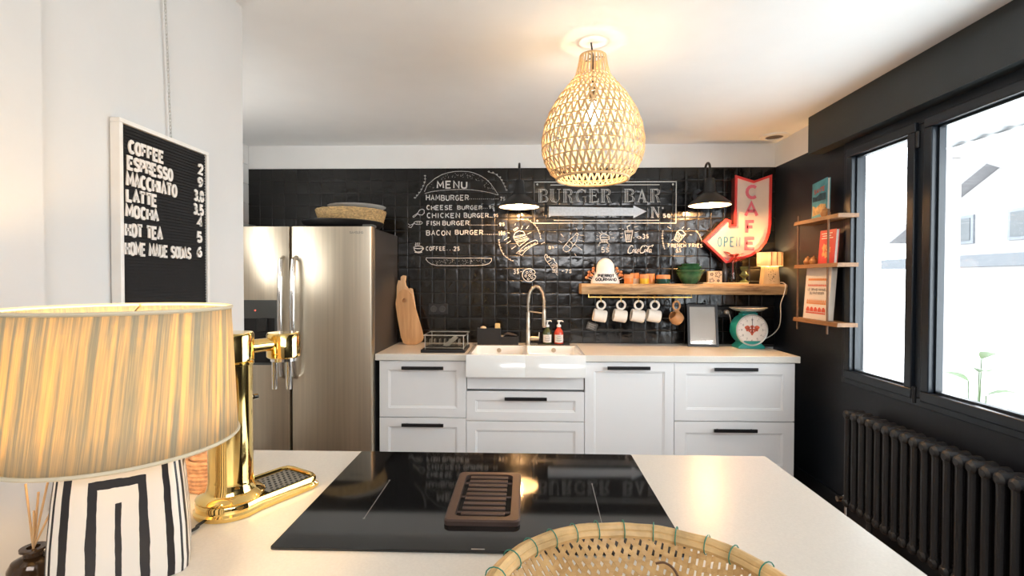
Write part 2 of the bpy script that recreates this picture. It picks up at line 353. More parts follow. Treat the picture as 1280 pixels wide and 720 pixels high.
for z in (.86, 2.12): part(win, 'hinge', cyl(BM(), (fx0-.022, 2.508, z-.04), (fx0-.022, 2.508, z+.04), .009, n=12), BLACKM)
struct('trim_2', bx(XW+.06, XW+.20, WY0, WY1, WZ0-.03, WZ0), FRAME)
# ceiling speaker
c = at(976, 170, 2, ZC); c = Vector((1.852, c.y, ZC))
t = thing('ceiling_speaker', 'round white ceiling speaker with brown mesh near the cafe sign corner', 'speaker', c)
part(t, 'trim_ring', lat([(.062, -.012), (.098, -.010), (.102, -.004), (.102, 0), (.062, 0)], 48, c, True), WHITE)
part(t, 'grille', lat([(0, -.006), (.062, -.006), (.062, -.001), (0, -.001)], 48, c), mat('brown_mesh', (.10, .075, .06), .6, bump=.4, bsc=600), 'brown mesh grille')
# ------------------------------------------------------------------ outside
SNOW = mat('pale_terrace', (.80, .80, .79), .8); RENDERW = mat('white_render', (.38, .355, .35), .8)
struct('ground_outside', bx(XW+.12, 40, -25, 40, -.35, -.15), SNOW)
hb = (16, 15, -.15)
h = thing('neighbour_house', 'pale gabled house seen across the terrace through the window', 'house', hb)
b = BM(); prism(b, [(11.6, 0), (18.4, 0), (18.4, 3.2), (15.0, 5.0), (11.6, 3.2)], lambda y, z: (14, y, z-.15), lambda y, z: (20, y, z-.15)); part(h, 'wall', b, RENDERW, smooth=False)
b = BM()
for s in (-1, 1):
    prism(b, [(15.0, 5.02), (15.0+s*3.9, 2.95), (15.0+s*3.9, 3.15), (15.0, 5.25)], lambda y, z: (13.5, y, z-.15), lambda y, z: (20.5, y, z-.15))
part(h, 'roof', b, mat('grey_roof', (.17, .165, .17), .8), smooth=False)
for y in (12.2, 13.9, 15.9):
    f = part(h, 'window', bx(13.93, 14, y, y+.9, 2.6, 3.5), mat('grey_shutter', (.15, .16, .175), .6), smooth=False)
    part(f, 'pane', bx(13.91, 13.93, y+.1, y+.8, 2.7, 3.4), mat('dim_glass', (.07, .075, .08), .4), smooth=False)
part(h, 'porch_roof', bx(13.3, 14, 10.5, 19, 1.85, 2.2), mat('porch_grey', (.10, .105, .115), .7), smooth=False)
# pergola roof sheet
b = BM(); n = 60; rows = []
for i in range(n+1):
    y = .5+i*.085; z = 2.88+.025*math.cos(i*PI/1.5); rows.append([b.verts.new((x, y, z+s)) for x in (2.3, 4.7) for s in (0, .012)])
for a, c in zip(rows, rows[1:]):
    for q in ((0, 2, 3, 1),): pass
    b.faces.new((a[0], a[2], c[2], c[0])); b.faces.new((a[1], c[1], c[3], a[3])); b.faces.new((a[2], a[3], c[3], c[2])); b.faces.new((a[0], c[0], c[1], a[1]))
pg = thing('pergola_roof', 'pale corrugated patio roof edge above the window outside', 'patio roof', (3.5, 3, 2.8))
part(pg, 'corrugated_sheet', b, mat('pale_sheet', (.40, .41, .42), .6))
part(pg, 'beam', bx(4.55, 4.65, .3, 5.7, 2.74, 2.85), RENDERW, smooth=False)
for y in (.6, 5.5): part(pg, 'post', bx(4.55, 4.65, y-.05, y+.05, -.15, 2.74), RENDERW, bevel=.01)
bt = thing('striped_barrier', 'red and white striped barrier outside on the pale ground', 'barrier', (9.5, 6.6, -.15))
for kk in range(6): part(bt, 'board', bx(5.6, 5.64, 4.3+kk*.16, 4.3+kk*.16+.16, .72, .9), mat('barrier_red', (.62, .16, .15), .6) if kk % 2 == 0 else RENDERW, smooth=False)
for y in (4.4, 5.1): part(bt, 'leg', bx(5.64, 5.68, y, y+.05, -.15, .9), RENDERW, smooth=False)
def leaf(b, base, d, L, wd, bend=.3):
    d = Vector(d).normalized(); s = d.cross(Vector((0, 0, 1))); s = s.normalized() if s.length > .01 else Vector((1, 0, 0)); up = s.cross(d); prev = None
    for i in range(6):
        f = i/5; c = Vector(base)+d*L*f-Vector((0, 0, 1))*bend*L*f*f; ww = wd*math.sin(PI*min(1, f*.93+.05))
        r = [b.verts.new(c-s*ww+up*ww*.25), b.verts.new(c), b.verts.new(c+s*ww+up*ww*.25)]
        if prev:
            for q in (0, 1): b.faces.new((prev[q], prev[q+1], r[q+1], r[q]))
        prev = r
LEAF = mat('leaf_green', (.16, .24, .10), .5, var=.25)
def plant(name, label, base, n, L, wd, hgt):
    t = thing(name, label, 'plant', base); b = BM(); s = BM()
    for i in range(n):
        a = i*2.4; tip = Vector(base)+Vector((math.cos(a)*.25*L, math.sin(a)*.25*L, hgt*(.45+.55*(i+1)/n)))
        tube(s, [base, (Vector(base)+tip)/2+Vector((0, 0, .02)), tip], .004, 6); leaf(b, tip, (math.cos(a), math.sin(a), .5), L, wd)
    part(t, 'foliage', b, LEAF); part(t, 'stem', s, LEAF)
plant('potted_plant', 'young broad leafed plant just outside the lower window corner', (2.62, 2.95, -.15), 9, .17, .045, 1.12)
plant('garden_shrub', 'small leafy shrub further off at the window edge', (6.8, 5.0, -.15), 22, .4, .1, 1.75)
# ------------------------------------------------------------------ radiator
rb = (1.88, 1.95, .12)
t = thing('radiator', 'black cast iron column radiator below the window', 'radiator', rb)
IRON = mat('black_cast_iron', (.022, .022, .023), .38, var=.15, bump=.08, bsc=120)
for k in range(31):
    y = 2.85-k*.0605; b = BM()
    for x in (1.825, 1.90):
        tube(b, [(x, y, .17), (x, y, .20), (x, y, .63), (x, y, .665)], [.019, .016, .016, .019], 10)
    for z in (.165, .665):
        tube(b, [(1.805, y, z), (1.815, y, z), (1.91, y, z), (1.92, y, z)], [.014, .026, .026, .014], 14)
        if k < 30: tube(b, [(1.862, y, z), (1.862, y-.0605, z)], .021, 12)
    part(t, 'section', b, IRON)
for y in (2.72, 1.3): part(t, 'foot', tb([(1.862, y, .15), (1.862, y, .03), (1.862, y, 0)], [.012, .018, .026], 10), IRON)
b = tb([(1.862, 2.86, .165), (1.862, 2.93, .165)], .011, 10); tube(b, [(1.862, 2.915, .165), (1.862, 2.915, .0)], .009, 10); tube(b, [(1.862, 2.90, .165), (1.80, 2.90, .165)], [.012, .016], 10)
part(t, 'valve', b, CHROME, 'small steel valve')
# ------------------------------------------------------------------ kitchen run
CY = 3.338; DY = 3.358
def door(parent, name, x0, x1, z0, z1, shaker=True, y=DY, fw=.062):
    b = BM(); x0 += .0015; x1 -= .0015; z0 += .0015; z1 -= .0015
    def ring(a, d): return [b.verts.new(p) for p in ((x0+a, y+d, z0+a), (x1-a, y+d, z0+a), (x1-a, y+d, z1-a), (x0+a, y+d, z1-a))]
    R = [ring(0, .022), ring(0, .0015), ring(.0015, 0)] + ([ring(fw, 0), ring(fw+.004, .004), ring(fw+.010, .005), ring(fw+.013, .009)] if shaker else [])
    b.faces.new(R[0]); b.faces.new(R[-1])
    for p, q in zip(R, R[1:]):
        for i in range(4): b.faces.new((p[i], p[(i+1) % 4], q[(i+1) % 4], q[i]))
    return part(parent, name, b, CAB, smooth=False)
def handle(d, xc, z, L=.285):
    b = bx(xc-L/2, xc+L/2, DY-.034, DY-.022, z-.011, z+.011)
    for s in (-1, 1): box(b, xc+s*(L/2-.03)-.006, xc+s*(L/2-.03)+.006, DY-.023, DY, z-.006, z+.006)
    part(d, 'handle', b, BLACKM, 'long matt black bar handle', bevel=.0015)
def unit(name, label, x0, x1, ztop=.874):
    t = thing(name, label, 'kitchen cabinet', ((x0+x1)/2, 3.66, 0))
    part(t, 'carcass', bx(x0+.002, x1-.002, DY+.023, YB+.002, .1, ztop), CAB, smooth=False)
    part(t, 'plinth', bx(x0+.002, x1-.002, DY+.06, DY+.08, 0, .1), CAB, smooth=False); return t
xs = [-1.003, -.405, .398, 1.0, 1.80]
u = unit('drawer_cabinet', 'white shaker two-drawer cabinet under the dish rack beside the fridge', xs[0], xs[1])
handle(door(u, 'drawer', xs[0], xs[1], .484, .872), -.70, .826); handle(door(u, 'drawer', xs[0], xs[1], .102, .482), -.70, .437)
u = unit('sink_cabinet', 'white drawer cabinet under the double farmhouse sink', xs[1], xs[2], .66)
b = bx(xs[1]+.004, xs[2]-.004, DY+.01, DY+.03, .68, .768); part(u, 'fascia_panel', b, CAB, 'plain white strip below the sink', smooth=False)
handle(door(u, 'drawer', xs[1], xs[2], .464, .668, fw=.06), 0, .622); door(u, 'drawer', xs[1], xs[2], .102, .462, fw=.06)
u = unit('dishwasher_cabinet', 'white cabinet with one full-height door right of the sink', xs[2], xs[3])
handle(door(u, 'door', xs[2], xs[3], .102, .872), .69, .836)
u = unit('drawer_cabinet', 'white shaker two-drawer cabinet at the window end under the green scale', xs[3], xs[4])
handle(door(u, 'drawer', xs[3], xs[4], .478, .872, fw=.075), 1.40, .832); handle(door(u, 'drawer', xs[3], xs[4], .102, .474, fw=.075), 1.40, .422)
b = BM(); U = [(-1.026, CY), (-.402, CY), (-.402, 3.815), (.400, 3.815), (.400, CY), (1.824, CY), (1.824, YB+.002), (-1.026, YB+.002)]
prism(b, U, lambda x, y: (x, y, .92), lambda x, y: (x, y, .876))
solo('worktop', 'long cream stone worktop running below the black tiled wall', 'worktop', b, QUARTZ, (0.4, 3.65, .876), smooth=False, bevel=.003)
# sink
so_ = (0, 3.55, .70)
t = thing('farmhouse_sink', 'white ceramic double farmhouse sink with deep front apron', 'sink', so_)
b = BM(); x0, x1, y0, y1, zt, zb = -.399, .397, 3.29, 3.813, .926, .775
def ring(x0, x1, y0, y1, z, r=.02): return [b.verts.new((x, y, z)) for x, y in rrect(x0, x1, y0, y1, r, 4)]
def bridge(p, q):
    for i in range(len(p)): b.faces.new((p[i], p[(i+1) % len(p)], q[(i+1) % len(q)], q[i]))
for hx0, hx1, bx0, bx1 in ((x0, -.004, x0+.028, -.018), (-.004, x1, .010, x1-.028)):
    A = ring(hx0, hx1, y0, y1, zt-.004, .0006); Bt = ring(hx0+(.003 if hx0 < -.1 else 0), hx1-(.003 if hx1 > .1 else 0), y0+.004, y1-.004, zt, .0006); I = ring(bx0, bx1, y0+.03, y1-.06, zt, .03); I2 = ring(bx0+.004, bx1-.004, y0+.034, y1-.064, zt-.006, .03)
    D_ = ring(bx0+.008, bx1-.008, y0+.04, y1-.07, zb+.02, .04); O = ring(hx0, hx1, y0, y1, zb, .0006)
    bridge(O, A); bridge(A, Bt); bridge(Bt, I); bridge(I, I2); bridge(I2, D_); b.faces.new(D_); b.faces.new(O[::-1])
part(t, 'basin', b, CERAM, ang=.9)
for px in (624, 692):
    q = at(px, 437.5, 1, y1-.064); part(t, 'overflow', tb([(q.x, y1-.075, q.z), (q.x, y1-.068, q.z)], .017, 20), NICKEL, 'round steel overflow')
# tap
fp = at(660, 428.5, 2, .92); fx, fy = fp.x, 3.87
t = thing('kitchen_faucet', 'tall steel spring-neck faucet arching over the sink', 'faucet', (fx, fy, .92))
def pz(py, y=fy): return at(660, py, 1, y).z
b = cyl(BM(), (fx, fy, .92), (fx, fy, .925), .028); tube(b, [(fx, fy, .925), (fx, fy, pz(413)), (fx, fy, pz(412)), (fx, fy, pz(390))], [.020, .020, .016, .016], 20)
part(t, 'column', b, NICKEL)
sx = at(680, 400, 1, fy-.02).x; zt = pz(358); rx = (sx-fx)/2; zs = pz(392)
arcp = [(fx, fy, zs), (fx, fy, pz(378))]+[(fx+rx-rx*math.cos(PI*k/16), fy-.02*k/16, pz(378)+(zt-pz(378))*math.sin(PI*k/16)) for k in range(1, 16)]+[(sx, fy-.02, pz(378)), (sx, fy-.02, pz(388))]
b = BM(); hel = []
PV = [Vector(p) for p in arcp]; tot = 0; n_t = 46
for i in range(len(PV)-1):
    for s in range(24):
        f = s/24; c = PV[i].lerp(PV[i+1], f); d = (PV[i+1]-PV[i]).normalized(); u_ = Vector((0, 1, 0)); v_ = d.cross(u_).normalized(); L_ = (PV[i+1]-PV[i]).length; tot += L_/24
        a = tot/.009*2*PI; hel.append(c+(u_*math.cos(a)+v_*math.sin(a))*.0125)
tube(b, hel, .0028, 5); part(t, 'spring', b, NICKEL); part(t, 'hose', tb(arcp, .009, 10), NICKEL)
b = tb([(sx, fy-.02, pz(386)), (sx, fy-.02, pz(389)), (sx, fy-.02, pz(407)), (sx, fy-.02, pz(409))], [.012, .016, .016, .012], 16); part(t, 'spray_head', b, NICKEL)
part(t, 'support_arm', tb([(fx, fy, pz(389)), (sx, fy-.02, pz(391.5))], .006, 8), NICKEL)
b = tb([(fx, fy, pz(423)), (fx+.085, fy-.01, pz(423))], .017, 16); tube(b, [(fx+.082, fy-.01, pz(423)), (fx+.086, fy-.012, pz(415))], [.006, .004], 8); part(t, 'lever', b, NICKEL)
# ------------------------------------------------------------------ fridge
fr = (-1.5, 3.6, 0); FYF = 3.29
t = thing('american_fridge', 'large double-door stainless steel fridge left of the worktop', 'fridge', fr)
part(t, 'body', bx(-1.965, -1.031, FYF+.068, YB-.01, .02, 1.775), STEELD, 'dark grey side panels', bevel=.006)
def fdoor(x0, x1, hx):
    b = BM(); n = 10
    pts = [(x0, FYF+.064), (x1, FYF+.064), (x1, FYF+.014), (x1-.004, FYF+.004), (x1-.014, FYF)]+[(x0+.014, FYF), (x0+.004, FYF+.004), (x0, FYF+.014)]
    prism(b, pts, lambda x, y: (x, y, 1.78), lambda x, y: (x, y, .04)); d = part(t, 'door', b, STEEL, 'brushed stainless door')
    hp = [(hx, FYF+.002, 1.575), (hx, FYF-.035, 1.555), (hx, FYF-.050, 1.42), (hx, FYF-.056, 1.17), (hx, FYF-.050, .92), (hx, FYF-.035, .785), (hx, FYF+.002, .765)]
    part(d, 'handle', tube(BM(), hp, [.013, .017, .018, .018, .018, .017, .013], 14), CHROME, 'bowed polished handle'); return d
gx_ = at(363, 400, 1, FYF).x; dl = fdoor(-1.962, gx_-.006, gx_-.044); dr_ = fdoor(gx_+.006, -1.032, gx_+.040)
PANEL = mat('grey_panel', (.10, .105, .10), .3)
q0 = at(302, 375, 1, FYF); q1 = at(346, 398, 1, FYF)
dx1 = q1.x; dx0 = dx1-.235
b = BM()
for a in ((dx0, dx1, q1.z, q0.z), ): box(b, a[0], a[1], FYF-.006, FYF+.002, a[2], a[3])
for a in ((dx0, dx0+.012, q1.z-.30, q1.z), (dx1-.012, dx1, q1.z-.30, q1.z), (dx0, dx1, q1.z-.315, q1.z-.30)): box(b, a[0], a[1], FYF-.006, FYF+.002, a[2], a[3])
dp = part(dl, 'water_dispenser', b, PANEL, 'grey ice and water dispenser', bevel=.002)
part(dl, 'dispenser_recess', bx(dx0+.012, dx1-.012, FYF-.003, FYF-.0005, q1.z-.30, q1.z), BLACKP, smooth=False)
part(dl, 'dispenser_paddle', bx(dx1-.13, dx1-.06, FYF-.02, FYF-.004, q1.z-.09, q1.z-.002), mat('dark_paddle', (.03, .03, .03), .3), bevel=.006)
q = at(319, 388, 1, FYF-.007); part(dl, 'indicator_light', cyl(BM(), (q.x, FYF-.0085, q.z), (q.x, FYF-.006, q.z), .0045, n=12), mat('red_led', (.8, .05, .03), .4, emit=(1, .08, .04), es=3), 'small red light')
q = at(437, 292, 1, FYF); q2 = at(454, 289.2, 1, FYF); b = BM(); text(b, 'SAMSUNG', q.x, q2.x, q.z, q2.z, .0026, lambda u, v, d: (u, FYF-.0012, v)); part(dr_, 'brand_lettering', b, mat('grey_print', (.22, .21, .19), .5), 'small grey brand lettering', smooth=False)
for x in (-1.075, -1.92): part(t, 'hinge_cover', bx(x-.035, x+.035, FYF+.04, FYF+.14, 1.7805, 1.80), PANEL, bevel=.006)
# on the fridge
def disc_c(pxl, pxr, y): return (at((pxl+pxr)/2, 300, 1, y).x, (at(pxr, 300, 1, y).x-at(pxl, 300, 1, y).x)/2)
cx, r = disc_c(381, 478, 3.62)
solo('serving_tray', 'round black tray lying on top of the fridge under the basket', 'tray', lat([(0, 0), (r*.72, 0), (r*.80, .004), (r*.97, .048), (r, .062), (r*.99, .068), (r*.97, .069), (r*.94, .067), (0, .066)], 48, (cx, 3.62, 1.7755)), BLACKP, (cx, 3.62, 1.7755))
STRAW = mat('seagrass', (.50, .34, .16), .8, var=.35, sc=60, bump=.9, bsc=90, stretch=(1, 1, 1.5))
cx, r = disc_c(398, 481, 3.63); zb = 1.8425
b = BM()
for k in range(7):
    z = zb+.011+k*.0115; rr = r*(.90+.014*k); tube(b, [(cx+rr*math.cos(a*2*PI/60), 3.63+rr*math.sin(a*2*PI/60), z+.002*math.sin(a*2.1)) for a in range(60)], .0085, 6, True)
t = thing('seagrass_basket', 'low woven seagrass basket on the black tray above the fridge', 'basket', (cx, 3.63, zb))
part(t, 'coiled_wall', b, STRAW); part(t, 'base', lat([(0, 0), (r*.93, 0), (r*.93, .01), (0, .01)], 40, (cx, 3.63, zb)), STRAW)
cx, r = disc_c(412, 481, 3.64); zb2 = zb+.093
solo('steel_bowl', 'shallow steel dish resting in the basket on the fridge', 'bowl', lat([(0, -.02), (r*.5, -.015), (r*.85, .004), (r, .024), (r*1.01, .027), (r*.97, .026), (r*.82, .01), (r*.5, -.009), (0, -.014)], 44, (cx, 3.64, zb2)), mat('dull_steel', (.72, .71, .68), .35, .45), (cx, 3.64, zb2))
# ------------------------------------------------------------------ wall lamps
WARM = (1, .62, .28)
SHW = mat('lamp_inner_white', (.82, .80, .74), .4)
def barn(label, pxc, pyrim, y, armtop):
    c = at(pxc, pyrim, 1, y); zr = c.z; r = .148
    t = thing('wall_lamp', label, 'lamp', (c.x, YB, zr+.1))
    pf = [(r, 0), (r+.004, .004), (r*.97, .018), (r*.62, .062), (r*.42, .082), (.048, .09), (.042, .115), (.036, .19), (.030, .20), (0, .205)]
    part(t, 'shade', lat(pf, 40, (c.x, y, zr)), BLACKM, 'black enamel dome shade')
    part(t, 'shade_lining', lat([(r-.001, .001), (r*.95, .015), (r*.60, .058), (r*.40, .078), (.046, .084), (0, .085)], 40, (c.x, y, zr)), SHW, 'white inside of the shade')
    tz = at(pxc, armtop, 1, y).z
    R_ = .05; P = [(c.x, y, zr+.2), (c.x, y, tz-R_)]+[(c.x, y+R_-R_*math.cos(PI*k/10), tz-R_+R_*math.sin(PI*k/10)) for k in range(1, 11)]+[(c.x, y+2*R_, zr+.17), (c.x, y+2*R_+.02, zr+.135), (c.x, YB-.015, zr+.12)]
    part(t, 'gooseneck_arm', tb(P, .009, 10), BLACKM)
    part(t, 'wall_plate', tb([(c.x, YB-.004, zr+.12), (c.x, YB-.022, zr+.12)], .045, 24), BLACKM)
    part(t, 'bulb', lat([(0, -.0), (.02, .006), (.03, .025), (.028, .042), (.014, .066), (.013, .08), (0, .08)], 20, (c.x, y, zr+.004)), bulb_mat('warm_bulb', (1, .62, .28), 30), 'glowing bulb')
    point('wall_lamp_light', (c.x, y, zr+.03), 22, (1, .52, .20), .026, t)
barn('black barn wall lamp over the chalk menu left of the burger bar sign', 649, 259, 3.70, 203)
barn('black barn wall lamp left of the red cafe arrow', 887, 257, 3.70, 202)
# ------------------------------------------------------------------ sockets
def socket(label, px, py, n):
    q = at(px, py, 1, YB-.002); t = thing('wall_socket', label, 'socket', (q.x, YB, q.z)); wv = .071*n
    part(t, 'plate', bx(q.x-wv/2-.008, q.x+wv/2+.008, YB-.012, YB-.001, q.z-.042, q.z+.042), BLACKP, bevel=.004)
    for k in range(n):
        x = q.x-wv/2+.0355+.071*k
        s = part(t, 'socket_well', lat([(0, -.0005), (.0205, -.0005), (.022, .003), (.025, .004), (.026, 0)], 24), mat('grey_ring', (.05, .05, .05), .3)); s.location = (x-q.x, -.013, 0); s.rotation_euler = (PI/2, 0, 0)
        for mm in s.data.vertices: mm.co += Vector((q.x, YB, q.z))
        b = BM()
        for dx in (-.0095, .0095): tube(b, [(x+dx, YB-.0145, q.z), (x+dx, YB-.0125, q.z)], .0025, 8)
        part(t, 'contact_hole', b, BLACKM)
    return q
socket('black double wall socket on the tiles behind the dish rack', 548, 386, 2)
QS = socket('black double wall socket on the tiles left of the scale', 904, 390, 2)
# ------------------------------------------------------------------ chalk drawings on the tiles
CHY = YB-.0035
def cm(u, v, d): return (u, CHY-d, v)
def zm(ox, oy, s):
    def f(zx, zy):
        q = at(ox+zx/s, oy+zy/s, 1, CHY); return (q.x, q.z)
    return f
ZA, ZB_, ZC_, ZD, ZE, ZF = zm(510, 205, 9), zm(510, 265, 9), zm(620, 265, 9), zm(665, 220, 10.29), zm(760, 220, 10.29), zm(740, 275, 8.473)
def chalk(name, label=None):
    return BM(), name, label
def done(b, name, label=None, m=None): return part(tiles, name, b, m or CHALK, label, smooth=False)
def row(b, Z, s, x0, x1, yt, yb, wd=.0075, jit=.05, gap=.5):
    a = Z(x0, yb); c = Z(x1, yt); text(b, s, a[0], c[0], a[1], c[1], wd, cm, 0, gap, jit)
def dots(b, Z, x0, x1, y, n, wd=.005):
    for k in range(n):
        q = Z(x0+(x1-x0)*k/max(1, n-1), y); ribbon(b, [(q[0]-wd/2, q[1]), (q[0]+wd/2, q[1])], wd, cm)
def line(b, Z, pts, wd=.004, closed=False): ribbon(b, [Z(*p) for p in pts], wd, cm, 0, closed)
b = BM(); row(b, ZA, 'MENU', 330, 660, 197, 271, .0115, .03, .55); done(b, 'menu_heading', 'white chalk word MENU')
b = BM()
row(b, ZA, 'HAMBURGER', 206, 680, 350, 408); dots(b, ZA, 692, 1012, 393, 15); row(b, ZA, '7$', 1036, 1090, 372, 412, .006)
row(b, ZA, 'CHEESE', 212, 500, 468, 514); row(b, ZA, 'BURGER', 558, 832, 470, 510); dots(b, ZA, 845, 890, 498, 3); row(b, ZA, '9$', 912, 970, 470, 505, .006)
row(b, ZA, 'CHICKEN', 216, 580, 553, 604); row(b, ZA, 'BURGER', 632, 904, 556, 602); dots(b, ZA, 918, 950, 598, 4); row(b, ZA, '9$', 966, 1012, 560, 596, .006)
row(b, ZA, 'FISH', 214, 354, 642, 690); row(b, ZA, 'BURGER', 390, 685, 642, 688); dots(b, ZA, 700, 1000, 686, 17); row(b, ZA, '9$', 1028, 1085, 660, 698, .006)
row(b, ZB_, 'BACON', 208, 474, 210, 262); row(b, ZB_, 'BURGER', 532, 842, 206, 252); dots(b, ZB_, 855, 1000, 252, 8); row(b, ZB_, '10$', 1020, 1094, 218, 260, .006)
row(b, ZB_, 'COFFEE', 204, 420, 392, 432, .006); dots(b, ZB_, 440, 505, 428, 3); row(b, ZB_, '2$', 516, 580, 388, 434, .007)
done(b, 'menu_lettering', 'white chalk list of burgers and prices')
b = BM()
line(b, ZA, [(185, 312), (215, 240), (300, 165), (380, 120), (450, 98), (530, 84), (600, 82), (680, 86), (740, 100), (815, 130), (880, 172), (930, 222), (965, 270), (995, 315), (1015, 348)])
line(b, ZA, [(188, 332), (260, 312), (350, 298), (470, 290), (600, 286), (720, 290), (830, 305), (920, 322), (1015, 350)])
for k in range(90):
    a = random.uniform(.12, PI-.12); rr = random.uniform(.72, .95); p = (600-400*rr*math.cos(a), 320-235*rr*math.sin(a))
    if 300 < p[0] < 690 and p[1] > 180: continue
    if p[1] > 285: continue
    line(b, ZA, [p, (p[0]+random.uniform(-7, 7), p[1]+5)], .0028)
done(b, 'top_bun_drawing', 'chalk outline of a seeded bun top', CHALKG)
b = BM(); line(b, ZB_, [(205, 515), (330, 516), (560, 520), (760, 518), (942, 522), (940, 548), (915, 578), (870, 595), (760, 602), (560, 604), (330, 602), (270, 590), (225, 562), (203, 532)], .0045, True)
for k in range(80):
    p = (random.uniform(250, 900), random.uniform(532, 592)); line(b, ZB_, [p, (p[0]+random.uniform(-8, 8), p[1]+5)], .0026)
done(b, 'bottom_bun_drawing', 'chalk outline of a bun base', CHALKG)
def sprig(b, Z, pts, s=14, n=8):
    line(b, Z, pts, .003)
    for k in range(n):
        f = k/(n-1)*(len(pts)-1); i = min(int(f), len(pts)-2); g = f-i
        x = pts[i][0]*(1-g)+pts[i+1][0]*g; y = pts[i][1]*(1-g)+pts[i+1][1]*g
        for sd in (-1, 1): line(b, Z, [(x, y), (x+sd*s*.7, y-s*.6), (x+sd*s*.2, y-s*.9), (x, y)], .0035)
b = BM(); sprig(b, ZA, [(192, 140), (193, 190), (175, 245), (148, 300), (110, 350), (78, 388)]); sprig(b, ZA, [(908, 92), (975, 108), (1030, 150), (1060, 195), (1085, 245), (1108, 300)]); done(b, 'sprig_drawing', 'chalk leaf sprigs beside the bun', CHALKG)
b = BM(); line(b, ZA, [(55, 588), (110, 552), (128, 520), (160, 506), (182, 520), (182, 552), (160, 574), (128, 572), (112, 560), (68, 598), (58, 600)], .0042, True); done(b, 'drumstick_drawing', 'chalk chicken leg')
b = BM(); line(b, ZA, arc(115, 662, 48, 18, 0, 360, 16), .004); line(b, ZA, [(68, 670), (20, 690), (2, 672)], .004); line(b, ZA, [(68, 665), (35, 715), (5, 705)], .004)
for k in range(3): line(b, ZA, arc(95+k*16, 660, 6, 10, -80, 80, 5), .003)
done(b, 'fish_drawing', 'chalk fish')
b = BM()
line(b, ZB_, [(65, 400), (75, 435), (100, 450), (140, 448), (160, 430), (168, 398)], .006); line(b, ZB_, arc(117, 398, 52, 14, 0, 360, 14), .006); line(b, ZB_, arc(160, 410, 16, 14, 60, -100, 6), .006); line(b, ZB_, [(75, 452), (120, 460), (160, 450)], .007)
for k in range(3): line(b, ZB_, [(88+k*20, 385), (80+k*20, 370), (92+k*20, 358), (84+k*20, 345)], .004)
done(b, 'coffee_cup_drawing', 'chalk steaming coffee cup')
# burger badge
b = BM(); sprig(b, ZC_, [(32, 320), (38, 370), (55, 425), (90, 490), (135, 525), (188, 556)], 11, 10); sprig(b, ZC_, [(355, 85), (415, 125), (462, 180), (492, 245), (505, 305)], 9, 9); done(b, 'badge_sprig_drawing', 'chalk leafy arcs of the burger badge')
b = BM()
line(b, ZC_, [(195, 280), (215, 235), (262, 210), (310, 222), (325, 250)], .005); line(b, ZC_, [(195, 280), (325, 250)], .004)
for k, (a, c) in enumerate((((198, 290), (335, 258)), ((208, 312), (350, 275)), ((218, 330), (362, 290)), ((228, 345), (368, 300)))): line(b, ZC_, [a, ((a[0]+c[0])/2, (a[1]+c[1])/2+6), c], .005)
line(b, ZC_, [(232, 350), (262, 385), (372, 300)], .005); line(b, ZC_, [(195, 285), (232, 350)], .004)
line(b, ZC_, [(195, 200), (240, 172), (250, 182), (210, 215)], .005, True); line(b, ZC_, [(215, 192), (235, 205)], .004)
line(b, ZC_, [(230, 465), (290, 405), (360, 350), (440, 315), (462, 322), (470, 355), (400, 380), (330, 440), (290, 488), (262, 470)], .004, True)
text(b, 'BURGER', ZC_(265, 0)[0], ZC_(445, 0)[0], ZC_(0, 458)[1], ZC_(0, 438)[1], .004, cm, 0, .4, .05, slope=.52)
for p, q in (((90, 318), (150, 280)), ((120, 355), (165, 325)), ((175, 415), (225, 380)), ((340, 190), (368, 152)), ((352, 248), (398, 228)), ((130, 232), (155, 238)), ((212, 150), (222, 128)), ((285, 195), (300, 155)), ((505, 360), (548, 340))): line(b, ZC_, [p, q], .004)
done(b, 'burger_badge_drawing', 'chalk hamburger badge with banner')
b = BM()
line(b, ZC_, [(905, 235), (928, 248), (912, 285), (905, 330), (820, 440), (790, 448), (758, 432), (752, 405), (830, 310), (868, 280), (905, 235)], .0045); line(b, ZC_, [(822, 320), (868, 362)], .004); line(b, ZC_, [(785, 365), (835, 405)], .004); line(b, ZC_, [(893, 255), (920, 268)], .004)
for p, q in (((728, 245), (760, 278)), ((705, 322), (742, 345)), ((925, 315), (985, 330)), ((885, 365), (970, 430)), ((885, 465), (900, 495)), ((835, 230), (838, 255)), ((900, 180), (915, 205)), ((972, 195), (990, 182)), ((940, 260), (985, 262))): line(b, ZC_, [p, q], .004)
row(b, ZC_, '8$-', 592, 690, 382, 412, .006); done(b, 'bottle_drawing', 'chalk soda bottle with price')
b = BM()
line(b, ZC_, [(545, 500), (560, 475), (578, 490), (570, 515), (600, 505), (615, 530), (650, 525), (665, 560), (688, 590), (694, 715), (560, 540), (545, 500)], .0045)
for k in range(6): line(b, ZC_, [(575+k*18, 562+k*24), (618+k*13, 540+k*26)], .0035); line(b, ZC_, [(640-k*2, 575+k*20), (690, 610+k*14)], .003)
row(b, ZC_, '-7$', 735, 850, 645, 685, .006); done(b, 'ice_cream_drawing', 'chalk ice cream cone with price')
b = BM(); ZG = zm(600, 330, 6.544)
line(b, ZG, arc(402, 90, 56, 52, 15, 330, 18), .006)
line(b, ZG, [(453, 66), (440, 90), (455, 100), (448, 116)], .006)
for (x, y) in ((385, 70), (415, 62), (375, 98), (405, 92), (432, 82), (395, 122), (425, 112)): line(b, ZG, arc(x, y, 9, 9, 0, 360, 8), .004)
row(b, ZG, '3$-', 272, 348, 42, 82, .006); done(b, 'cookie_drawing', 'chalk cookie with price')
b = BM()
line(b, ZF, [(85, 170), (100, 150), (120, 142), (150, 152), (182, 172), (180, 205), (92, 210)], .006, True); line(b, ZF, [(90, 185), (180, 182)], .005)
for k in range(5): line(b, ZF, [(98+k*16, 212), (100+k*14, 240)], .006)
